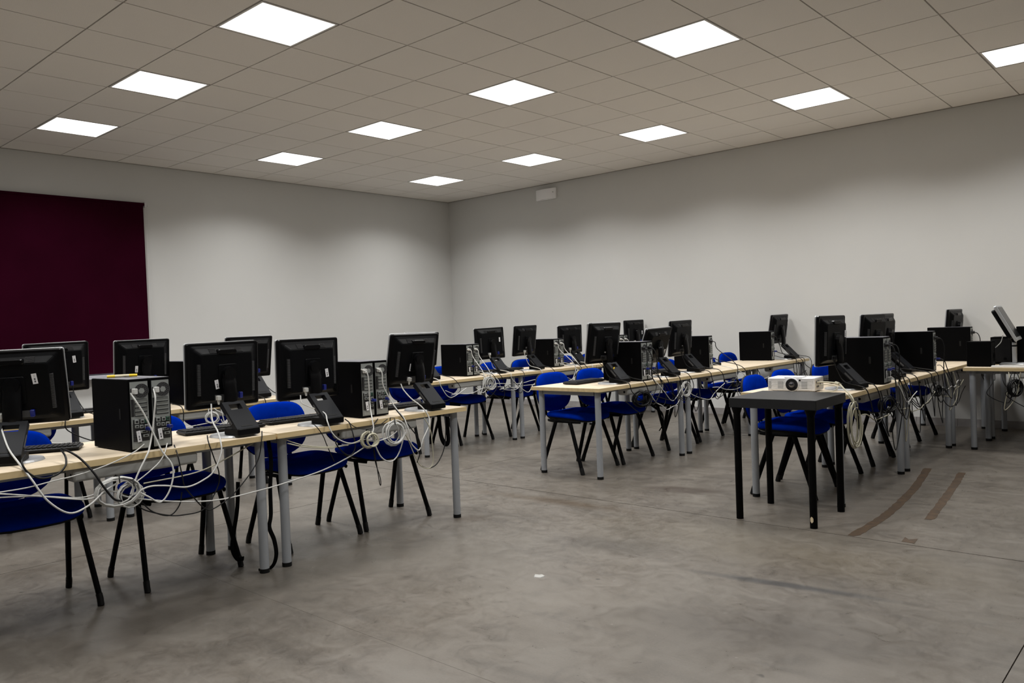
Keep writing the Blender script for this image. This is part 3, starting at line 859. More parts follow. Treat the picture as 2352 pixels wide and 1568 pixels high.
# ------------------------------------------------------------------ computers (slim towers standing on edge, rear towards +x)
CWD, CD, CHT = 0.098, 0.385, 0.338
def make_pc():
    root = empty('computer_tower', (0, 0, 0))
    q = MB(); q.rbox(-CD, -0.002, -CWD / 2, CWD / 2, 0.004, CHT, 0.004, seg=2, axis='x'); body = q.build('case', 'pc_black', root)
    q = MB(); q.box(-CD + 0.004, -0.004, -CWD / 2 + 0.004, CWD / 2 - 0.004, CHT - 0.001, CHT + 0.0012); q.build('top_cover', 'pc_top', root)
    q = MB()
    for sx in (-CD + 0.03, -0.05):
        for sy in (-0.03, 0.03): q.cyl((sx, sy, 0), (sx, sy, 0.005), 0.008, n=10)
    q.build('rubber_feet', 'cap_black', root)
    q = MB(); q.box(-0.10, -0.085, -CWD / 2 - 0.0012, -CWD / 2 + 0.001, 0.15, 0.20); q.build('side_latch', 'cap_black', body)
    # rear: metal plate with fan, slots, ports
    q = MB(); q.box(-0.004, 0.0005, -0.041, 0.042, 0.014, CHT - 0.012); rear = q.build('rear_plate', 'pc_metal', root)
    # hex fan grille
    fy, fz, fr_ = 0.012, 0.282, 0.033
    q = MB(); q.cyl((0.0004, fy, fz), (0.0012, fy, fz), fr_, n=24); q.build('fan_opening', 'pc_dark', rear)
    q = MB()
    for k in range(3):
        an = R_(60 * k + 30)
        dx, dy = math.cos(an), math.sin(an)
        for t in [i * 0.0085 for i in range(-3, 4)]:
            hl = math.sqrt(max(0, fr_ ** 2 - t * t))
            if hl < 0.006: continue
            cx, cz = fy - dy * t, fz + dx * t
            q.tube([(0.0018, cx - dx * hl, cz - dy * hl), (0.0018, cx + dx * hl, cz + dy * hl)], 0.0007, 4)
    q.tube([(0.0018, fy + fr_ * math.cos(R_(15 * i)), fz + fr_ * math.sin(R_(15 * i))) for i in range(25)], 0.0012, 5)
    tag(q.build('fan_grille', 'vent_dark', rear), kind='stuff')
    q = MB(); q.cyl((0.001, fy, fz), (0.0028, fy, fz), 0.0145, n=6, smooth=False); q.build('fan_hub', 'pc_metal', rear)
    q = MB(); q.rbox(0.0004, 0.010, -0.039, -0.019, 0.268, 0.296, 0.003, axis='x'); q.build('power_inlet', 'pc_dark', rear)
    q = MB(); q.box(0.0004, 0.0010, -0.024, 0.036, 0.164, 0.244); q.build('slot_gap_shade', 'pc_dark', rear)  # dark backing plate, paints in the shade between the slot covers
    sl = MB(); sl.box(0.0005, 0.003, -0.022, 0.034, -0.0072, 0.0072); sl.box(0.003, 0.0055, -0.022, 0.034, 0.0052, 0.0072)
    slm = sl.mesh('slot_cover', 'pc_metal')
    for k in range(4): inst('slot_cover', slm, rear, (0.0005, 0, 0.2335 - k * 0.0195))
    q = MB(); q.box(0.0004, 0.0012, -0.040, -0.026, 0.165, 0.245); q.build('slot_gap', 'pc_dark', rear)
    # port field
    q = MB(); q.box(0.0004, 0.0014, -0.034, 0.040, 0.048, 0.150); pf = q.build('port_field', 'pc_dark', rear)
    for (py, pz, hw, hh, mt) in ((-0.018, 0.140, 0.010, 0.010, 'pc_metal'), (0.008, 0.140, 0.009, 0.009, 'pc_metal'), (0.028, 0.140, 0.008, 0.009, 'port_green'), (-0.018, 0.118, 0.009, 0.007, 'pc_metal'), (0.004, 0.116, 0.008, 0.008, 'pc_metal'), (0.026, 0.114, 0.009, 0.010, 'pc_metal'), (0.014, 0.092, 0.016, 0.006, 'pc_metal'), (0.022, 0.072, 0.013, 0.006, 'pc_metal')):
        p = MB(); p.rbox(0.001, 0.007, py - hw, py + hw, pz - hh, pz + hh, 0.002, seg=2, axis='x'); o = p.build('port', mt, pf)
        p = MB(); p.box(0.0068, 0.0074, py - hw * 0.55, py + hw * 0.55, pz - hh * 0.5, pz + hh * 0.5)
        c2 = p.build('port_opening', 'pc_dark', pf)
    q = MB()
    for i in range(6):
        for j in range(9): q.box(0.001, 0.002, -0.036 + i * 0.0075, -0.031 + i * 0.0075, 0.052 + j * 0.009, 0.0555 + j * 0.009)
    tag(q.build('vent_holes', 'vent_dark', rear), kind='stuff')
    q = MB(); q.box(0.0004, 0.003, -0.034, 0.012, 0.018, 0.040); q.build('hood', 'pc_metal', rear)
    q = MB(); q.box(-0.0005, 0.0005, -0.0095, 0.0095, -0.026, 0.026)
    o = q.build('sticker', 'sticker', rear); o.location = (0.0085, -0.012, 0.072); o.rotation_euler = (R_(7), 0, 0)
    tag(o, 'white barcode sticker')
    q = MB(); q.rbox(0.004, 0.034, -0.010, 0.008, 0.084, 0.100, 0.004, axis='x'); 
    o = q.build('video_plug', 'vga_blue', rear); o.location = (0, 0.030, 0.012)
    return root
PC = make_pc()
PCL = [  # rear centre x, y of the unit, yaw, desk, count, cable colour
    ('A', .715, -1.123, 2.3, 'A', 2, 'white'), ('B', .658, .248, -2.1, 'B', 2, 'white'),
    ('C0', -1.38, -1.17, 1, 'C', 2, 'white'), ('C', -1.330, .194, 1.4, 'D', 2, 'white'),
    ('D', -1.423, 3.203, -.2, 'E', 2, 'white'), ('E', -1.456, 4.700, .6, 'F', 2, 'white'), ('F', -1.43, 6.04, -1, 'G', 2, 'white'),
    ('G', .775, 3.112, 2.7, 'H', 2, 'black'), ('Hs', .587, 4.616, 5.0, 'I', 1, 'black'), ('I', .595, 6.095, 3.1, 'J', 1, 'black'),
    ('J', 2.680, 3.284, 2.8, 'K', 2, 'black'), ('K', 2.668, 4.590, 2.5, 'L', 1, 'black'), ('L', 2.641, 6.052, .5, 'M', 1, 'black')]
PCS = {}
firstpc = True
for (nm, x, y, yw, key, cnt, colr) in PCL:
    offs = (-0.051, 0.051) if cnt == 2 else (0.0,)
    PCS[nm] = []
    for i, of in enumerate(offs):
        p = PC if firstpc else copy_tree(PC)
        firstpc = False
        ya = R_(yw)
        p.location = (x - math.sin(ya) * of, y + math.cos(ya) * of, ZT)
        p.rotation_euler = (0, 0, ya)
        left_block = key in 'ABCD'
        near = (i == 1) if left_block else (i == 0)
        if cnt == 2: lb = 'black tower of pair, %s walkway, %s' % ('nearer' if near else 'farther from', dn(key))
        else: lb = 'single black computer tower, ' + dn(key)
        tag(p, lb, 'computer', 'black slim computer towers')
        PCS[nm].append((p, key, colr))

# ------------------------------------------------------------------ black projector stand and projector
bt = tag(empty('side_table', (2.456, 2.048, 0), R_(1.5)), 'small black square table with round black legs before the projector', 'table')
q = MB(); q.rbox(-0.268, 0.268, -0.262, 0.262, 0.690, 0.748, 0.004, seg=2); q.build('tabletop', 'black_table', bt)
for i, (sx, sy) in enumerate(((-1, -1), (1, -1), (1, 1), (-1, 1))):
    q = MB(); q.cyl((sx * 0.227, sy * 0.247 - sy * 0.008, 0.0), (sx * 0.227, sy * 0.239, 0.69), 0.0215, n=20)
    l = q.build('leg', 'black_leg', bt)
    q = MB(); q.cyl((sx * 0.227, sy * 0.239, 0.655), (sx * 0.227, sy * 0.239, 0.689), 0.023, 0.034, n=20); q.build('leg_flange', 'black_leg', l)
    if i == 1:
        q = MB()
        an0 = R_(-100)
        pts = []
        for k in range(9):
            an = an0 + R_(-26 + 6.5 * k)
            dz = 0.008 + 0.010 * math.sin(math.pi * k / 8) * (1 + 0.25 * math.sin(k * 2.3))
            for z in (0.052 - dz, 0.052 + dz): pts.append((sx * 0.227 + 0.0222 * math.cos(an), sy * 0.239 + 0.0222 * math.sin(an), z))
        q.add(pts, [(2 * k, 2 * k + 2, 2 * k + 3, 2 * k + 1) for k in range(8)])
        tag(q.build('paint_chip', 'chip_wood', l), 'bare chipped patch')

pj = tag(empty('projector', (2.300, 2.475, ZT), R_(5)), 'white projector with large round black lens on pale desk end', 'projector')
W2, D2, H2, F2 = 0.157, 0.215, 0.088, 0.008
q = MB(); q.rbox(-W2, W2, 0.004, D2, F2, F2 + H2, 0.010, seg=3); body = q.build('body', 'projector_white', pj)
q = MB()
for k in range(8):
    z = F2 + 0.012 + k * 0.0098
    for (xa, xb_) in ((-W2 + 0.004, -0.036), (0.054, W2 - 0.012)): q.rbox(xa, xb_, 0.0, 0.006, z - 0.0036, z + 0.0036, 0.0015, seg=2, axis='y')
tag(q.build('front_slat', 'projector_white', body), kind='stuff')
for (xa, xb_) in ((-0.150, -0.132), (-0.086, -0.050), (0.072, 0.110)):
    q = MB(); q.box(xa, xb_, -0.0006, 0.004, F2 + 0.018, F2 + 0.066); vt = q.build('vent', 'projector_vent', pj)
    q = MB()
    for k in range(5): q.box(xa, xb_, -0.0022, 0.0, F2 + 0.022 + k * 0.0098, F2 + 0.0255 + k * 0.0098)
    tag(q.build('vent_slat', 'projector_white', vt), kind='stuff')
lx, lz = 0.010, F2 + 0.043
q = MB(); q.cyl((lx, 0.010, lz), (lx, -0.006, lz), 0.0475, 0.0445, n=40); lens = q.build('lens_surround', 'projector_white', pj)
q = MB(); q.cyl((lx, 0.0, lz), (lx, -0.011, lz), 0.0425, 0.040, n=40); q.build('lens_barrel', 'lens_black', lens)
q = MB(); q.cyl((lx, -0.010, lz), (lx, -0.016, lz), 0.021, 0.018, n=32); q.build('lens_ring', 'lens_ring', lens)
q = MB()
q.pad([(0.0155 * math.cos(2 * math.pi * i / 24), 0.0155 * math.sin(2 * math.pi * i / 24)) for i in range(24)], [(1, 0), (0.9, 0.0025), (0.6, 0.005), (0.05, 0.006)], lambda a, b_, h: (lx + a, -0.0155 - h, lz + b_))
q.build('lens_glass', 'lens_glass', lens)
q = MB(); q.cyl((0.062, 0.0, F2 + 0.072), (0.062, -0.003, F2 + 0.072), 0.0058, n=14); q.build('infrared_sensor', 'cap_black', pj)
q = MB(); q.rbox(-0.045, 0.075, 0.006, 0.11, F2 + H2 - 0.002, F2 + H2 + 0.006, 0.006); q.build('top_hump', 'projector_white', pj)
q = MB(); q.box(W2 - 0.001, W2 + 0.0015, 0.012, D2 - 0.012, F2 + 0.008, F2 + H2 - 0.012); sp_ = q.build('connector_side', 'projector_side', pj)
for (ya, za, hw, hh) in ((0.045, 0.058, 0.014, 0.007), (0.085, 0.058, 0.014, 0.007), (0.05, 0.028, 0.006, 0.006), (0.08, 0.028, 0.006, 0.006), (0.125, 0.040, 0.010, 0.006)):
    q = MB(); q.box(W2 + 0.001, W2 + 0.005, ya - hw, ya + hw, F2 + za - hh, F2 + za + hh); q.build('socket', 'vent_dark', sp_)
for sx in (-0.12, 0.12):
    for sy in (0.03, 0.18):
        q = MB(); q.cyl((sx, sy, 0), (sx, sy, F2 + 0.002), 0.010, n=14); q.build('foot', 'cap_black', pj)

# ------------------------------------------------------------------ things on the crosswise desk
def desk_box(name, x, y, rz, w_, d_, h_, label, cat, mt='pc_black'):
    t = tag(empty(name, (x, y, ZT), R_(rz)), label, cat)
    q = MB(); q.rbox(-w_ / 2, w_ / 2, -d_ / 2, d_ / 2, 0.003, h_, 0.006); q.build('cabinet', mt, t)
    return t
sp = desk_box('speaker', 2.868, 5.285, 0, 0.190, 0.165, 0.222, 'small black speaker box at crosswise desk corner', 'speaker')
q = MB(); q.rbox(0.094, 0.100, -0.074, 0.074, 0.012, 0.212, 0.004, axis='x'); gr = q.build('speaker_grille', 'shell_black', sp)
q = MB(); q.cyl((0.099, 0, 0.07), (0.103, 0, 0.07), 0.052, 0.046, n=24); q.cyl((0.099, 0, 0.165), (0.102, 0, 0.165), 0.022, 0.018, n=20); q.build('speaker_cone', 'mon_gloss', sp)
q = MB()
for sx in (-0.08, 0.08):
    for sy in (-0.06, 0.06): q.cyl((sx, sy, 0), (sx, sy, 0.004), 0.006, n=8)
q.build('rubber_feet', 'cap_black', sp)
sb = desk_box('subwoofer', 2.976, 5.668, 0, 0.172, 0.19, 0.247, 'black subwoofer cube behind silver-framed monitor', 'speaker')
q = MB(); q.rbox(-0.075, 0.075, -0.100, -0.094, 0.02, 0.232, 0.008, axis='y'); q.build('front_cloth', 'shell_black', sb)
q = MB(); q.cyl((0.03, -0.099, 0.05), (0.03, -0.106, 0.05), 0.012, n=16); q.build('knob', 'mon_gloss', sb)
# tower at the right end of that desk, with a white box on it
tw = copy_tree(PC); tw.location = (3.470, 5.685, ZT); tw.rotation_euler = (0, 0, 0)
tag(tw, 'black computer tower carrying a small white box', 'computer', 'black slim computer towers')
wb = tag(empty('white_box', (3.20, 5.685, ZT + CHT + 0.0015), R_(4)), 'small white network box on top of the computer tower', 'box')
q = MB(); q.rbox(-0.06, 0.06, -0.04, 0.04, 0.0, 0.038, 0.006); q.build('case', 'white_plastic', wb)
q = MB(); q.box(-0.0605, -0.058, -0.028, 0.028, 0.010, 0.028); q.build('port_strip', 'projector_vent', wb)
# silver-framed monitor turned sideways
sm = tag(empty('monitor', (3.060, 5.405, ZT), R_(185)), 'silver-framed monitor tilted back, screen turned away from the rows', 'monitor')
RM2 = Matrix.Translation((0.0, 0, 0.375)) @ Matrix.Rotation(R_(27), 4, 'Y')
q = MB(); q.rbox(-0.014, 0.012, -0.205, 0.205, -0.172, 0.172, 0.010, axis='x'); o = q.build('frame', 'silver', sm); o.matrix_local = RM2
q = MB(); q.box(-0.0155, -0.013, -0.188, 0.188, -0.140, 0.155); o = q.build('screen', 'screen_dark', sm); o.matrix_local = RM2
q = MB(); q.rbox(0.011, 0.050, -0.165, 0.165, -0.135, 0.150, 0.02, axis='x'); o = q.build('back_shell', 'mon_black', sm); o.matrix_local = RM2
q = MB(); q.rbox(-0.064, -0.030, -0.036, 0.036, 0.020, 0.205, 0.010); q.build('neck', 'silver', sm)
q = MB(); q.rbox(-0.0645, -0.0295, -0.0365, 0.0365, 0.165, 0.185, 0.010); q.build('neck_band', 'mon_black', sm)
q = MB(); q.tube([(-0.045, 0, 0.20), (-0.02, 0, 0.26), (0.025, 0, 0.33)], 0.02, 12, flat=(0.016, 0.03)); q.build('hinge', 'mon_black', sm)
q = MB(); q.rbox(-0.155, 0.065, -0.115, 0.125, 0.0, 0.022, 0.05, seg=6); q.build('base', 'silver', sm)
wk = tag(empty('keyboard', (3.20, 5.135, ZT), R_(0)), 'pale keyboard along the front edge of the crosswise desk', 'keyboard')
q = MB(); q.rbox(-0.22, 0.22, -0.032, 0.032, 0, 0.016, 0.008); q.build('body', 'white_plastic', wk)

# ------------------------------------------------------------------ keyboards and mice
def kb_meshes():
    q = MB(); q.rbox(-0.075, 0.075, -0.225, 0.225, 0.004, 0.020, 0.012); body = q.mesh('keyboard_body', 'key_black')
    q = MB()
    for i in range(6):
        for j in range(20):
            if i == 0 and 5 <= j <= 9: continue
            x, y = -0.060 + i * 0.0215, -0.208 + j * 0.0216
            q.box(x - 0.0085, x + 0.0085, y - 0.0085, y + 0.0085, 0.019, 0.0255)
    q.box(-0.0685, -0.0515, -0.10, 0.005, 0.019, 0.0255)
    keys = q.mesh('keys', 'key_black')
    q = MB()
    for sy in (-0.18, 0.18): q.box(0.045, 0.065, sy - 0.015, sy + 0.015, 0, 0.006)
    return body, keys, q.mesh('rear_foot', 'cap_black')
KB = kb_meshes()
def keyboard(x, y, rz, key, which, tilt=0, lift=0):
    t = empty('keyboard', (x, y, ZT + lift), R_(rz))
    t.rotation_euler = (0, R_(tilt), R_(rz))
    b0 = inst('body', KB[0], t); k0 = inst('keys', KB[1], t); k0['kind'] = 'stuff'; inst('rear_foot', KB[2], t)
    tag(t, 'black keyboard %s, %s' % (which, dn(key)), 'keyboard', 'black keyboards on the desks')
n_, f_ = 'nearer walkway', 'farther from walkway'
KBL = [(0.21, -1.49, -28, 'A', f_), (0.345, -0.575, -6, 'A', n_), (0.355, -0.09, -4, 'B', f_), (0.375, 0.60, -5, 'B', n_),
       (-1.73, -0.66, 0, 'C', n_), (-1.75, -0.165, 2, 'D', f_), (-1.75, 0.66, 0, 'D', n_),
       (-1.73, 2.66, 0, 'E', n_), (-1.75, 3.52, -3, 'E', f_), (-1.69, 4.02, 2, 'F', n_), (-1.77, 5.0, 0, 'F', f_), (-1.76, 6.375, 0, 'G', f_),
       (0.355, 2.765, 3, 'H', n_), (0.35, 3.50, -3, 'H', f_), (0.32, 4.05, 2, 'I', n_), (0.33, 6.345, 0, 'J', 'by monitor'),
       (2.165, 3.60, 0, 'K', f_), (2.15, 4.26, 0, 'L', n_)]
for x, y, rz, k, wh in KBL:
    keyboard(x, y, rz, k, wh)
def mouse(x, y, rz, key, which, mt='cap_black'):
    t = empty('mouse', (x, y, ZT), R_(rz))
    out = superell(0.108, 0.060, 2.6, 2.6, 20)
    q = MB(); q.pad(out, [(0.9, 0.0), (1.0, 0.006), (0.98, 0.016), (0.85, 0.028), (0.55, 0.035), (0.05, 0.037)], lambda a, b_, h: (a, b_, h * (1 - 2.2 * max(0, -a))))
    q.build('shell', mt, t)
    q = MB(); q.cyl((-0.030, -0.005, 0.0285), (-0.030, 0.005, 0.0285), 0.007, n=12); q.build('scroll_wheel', 'vent_dark', t)
    tag(t, 'small black mouse %s, %s' % (which, dn(key)), 'mouse', 'black mice beside the keyboards')
for a in ((0.235, -1.02, 10, 'A', 'beside towers'), (0.33, 0.945 - 0.08, -20, 'B', n_), (-1.50, 3.865, 0, 'F', n_), (0.34, 5.20, 15, 'J', 'on empty stretch')):
    mouse(*a)

# ------------------------------------------------------------------ pen, tape, scraps, straps
pn = tag(empty('marker_pen', (0.455, -1.145, ZT + CHT + 0.0085), R_(68)), 'yellow marker pen lying on top of the computer towers', 'pen')
q = MB(); q.cyl((-0.028, 0, 0), (0.038, 0, 0), 0.0072, n=12); q.build('barrel', 'pen_barrel', pn)
q = MB(); q.cyl((0.036, 0, 0), (0.072, 0, 0), 0.0074, 0.0066, n=12); q.build('cap', 'pen_yellow', pn)
q = MB(); q.cyl((-0.062, 0, 0), (-0.027, 0, 0), 0.0060, 0.0074, n=12); q.build('end_plug', 'pen_yellow', pn)
def strip(name, pts, wd, label):
    P = smooth_path([(x, y, 0) for x, y in pts], 8)
    vv, ff = [], []
    for i, p in enumerate(P):
        d = (P[min(i + 1, len(P) - 1)] - P[max(i - 1, 0)]).normalized()
        nrm = Vector((-d.y, d.x, 0))
        wl = wd * (0.5 + random.uniform(-0.06, 0.06)); wr = wd * (0.5 + random.uniform(-0.06, 0.06))
        if i == len(P) - 1: wl *= 0.75
        if i == 0 and wd < 0.07: wr *= 0.3
        a, c = p + nrm * wl, p - nrm * wr
        vv += [(a.x, a.y, 0.0), (a.x, a.y, 0.0012), (c.x, c.y, 0.0012), (c.x, c.y, 0.0)]
        if i:
            k = 4 * i
            ff += [(k - 4, k, k + 1, k - 3), (k - 3, k + 1, k + 2, k - 2), (k - 2, k + 2, k + 3, k - 1)]
    q = MB(); q.add(vv, ff)
    return tag(q.build(name, 'tape_brown'), label, 'tape', 'old tape stuck on the floor')
strip('floor_tape', [(2.921, 1.765), (2.93, 2.10), (2.925, 2.40), (2.895, 2.80), (2.850, 3.24), (2.80, 3.60), (2.735, 4.03)], 0.056, 'long strip of brown tape stuck along the concrete floor')
strip('floor_tape', [(3.165, 2.36), (3.130, 2.70), (3.085, 3.14), (3.04, 3.55), (2.985, 3.97)], 0.052, 'shorter torn strip of brown tape beside the long one')
q = MB(); q.add([(3.17, 1.80, 0.0012), (3.235, 1.795, 0.0012), (3.225, 1.90, 0.0012), (3.19, 1.86, 0.0012), (3.16, 1.90, 0.0012)], [(0, 1, 3), (1, 2, 3), (0, 3, 4)])
tag(q.build('floor_tape', 'tape_brown'), 'small torn scrap of brown tape near the floor joint', 'tape', 'old tape stuck on the floor')
q = MB()
n = 14
rr = [0.025 + 0.005 * math.sin(k * 2.1) for k in range(n)]
q.add([(1.94 + 1.1 * rr[k] * math.cos(2 * math.pi * k / n), 0.213 + rr[k] * math.sin(2 * math.pi * k / n), 0.0) for k in range(n)] +
      [(1.94 + 1.0 * rr[k] * math.cos(2 * math.pi * k / n), 0.213 + 0.9 * rr[k] * math.sin(2 * math.pi * k / n), 0.004 + 0.002 * math.sin(k)) for k in range(n)],
      [(k, (k + 1) % n, n + (k + 1) % n, n + k) for k in range(n)] + [tuple(range(n, 2 * n))])
tag(q.build('paper_scrap', 'paper'), 'small round white scrap lying on the open concrete floor', 'scrap')
def strap(pts, label, wd=0.012):
    q = MB(); q.tube(smooth_path(pts, 8), 0.01, 8, flat=(0.0022, wd))
    return tag(q.build('strap', 'strap_black'), label, 'strap', 'black nylon straps hanging below desks')
strap([(0.70, -0.505, 0.685), (0.735, -0.515, 0.58), (0.735, -0.527, 0.44), (0.73, -0.527, 0.30), (0.725, -0.536, 0.232), (0.72, -0.508, 0.157), (0.72, -0.500, 0.074), (0.70, -0.520, 0.012), (0.665, -0.575, 0.004)], 'black strap hanging between two desk legs down to the floor')
strap([(0.52, -0.59, 0.46), (0.545, -0.61, 0.37), (0.55, -0.622, 0.30), (0.552, -0.645, 0.20), (0.55, -0.655, 0.12), (0.55, -0.63, 0.06), (0.545, -0.59, 0.05)], 'black strap hanging from the chair seat beside its leg')
strap([(0.62, 0.80, 0.690), (0.60, 0.822, 0.60), (0.60, 0.835, 0.52), (0.60, 0.865, 0.475), (0.60, 0.895, 0.485), (0.60, 0.892, 0.58), (0.61, 0.868, 0.690)], 'looped black strap hanging under the desk beside walkway', 0.018)
strap([(0.69, 3.28, 0.50), (0.70, 3.45, 0.40), (0.69, 3.47, 0.30), (0.66, 3.46, 0.24)], 'black strap hanging below first centre row desk')

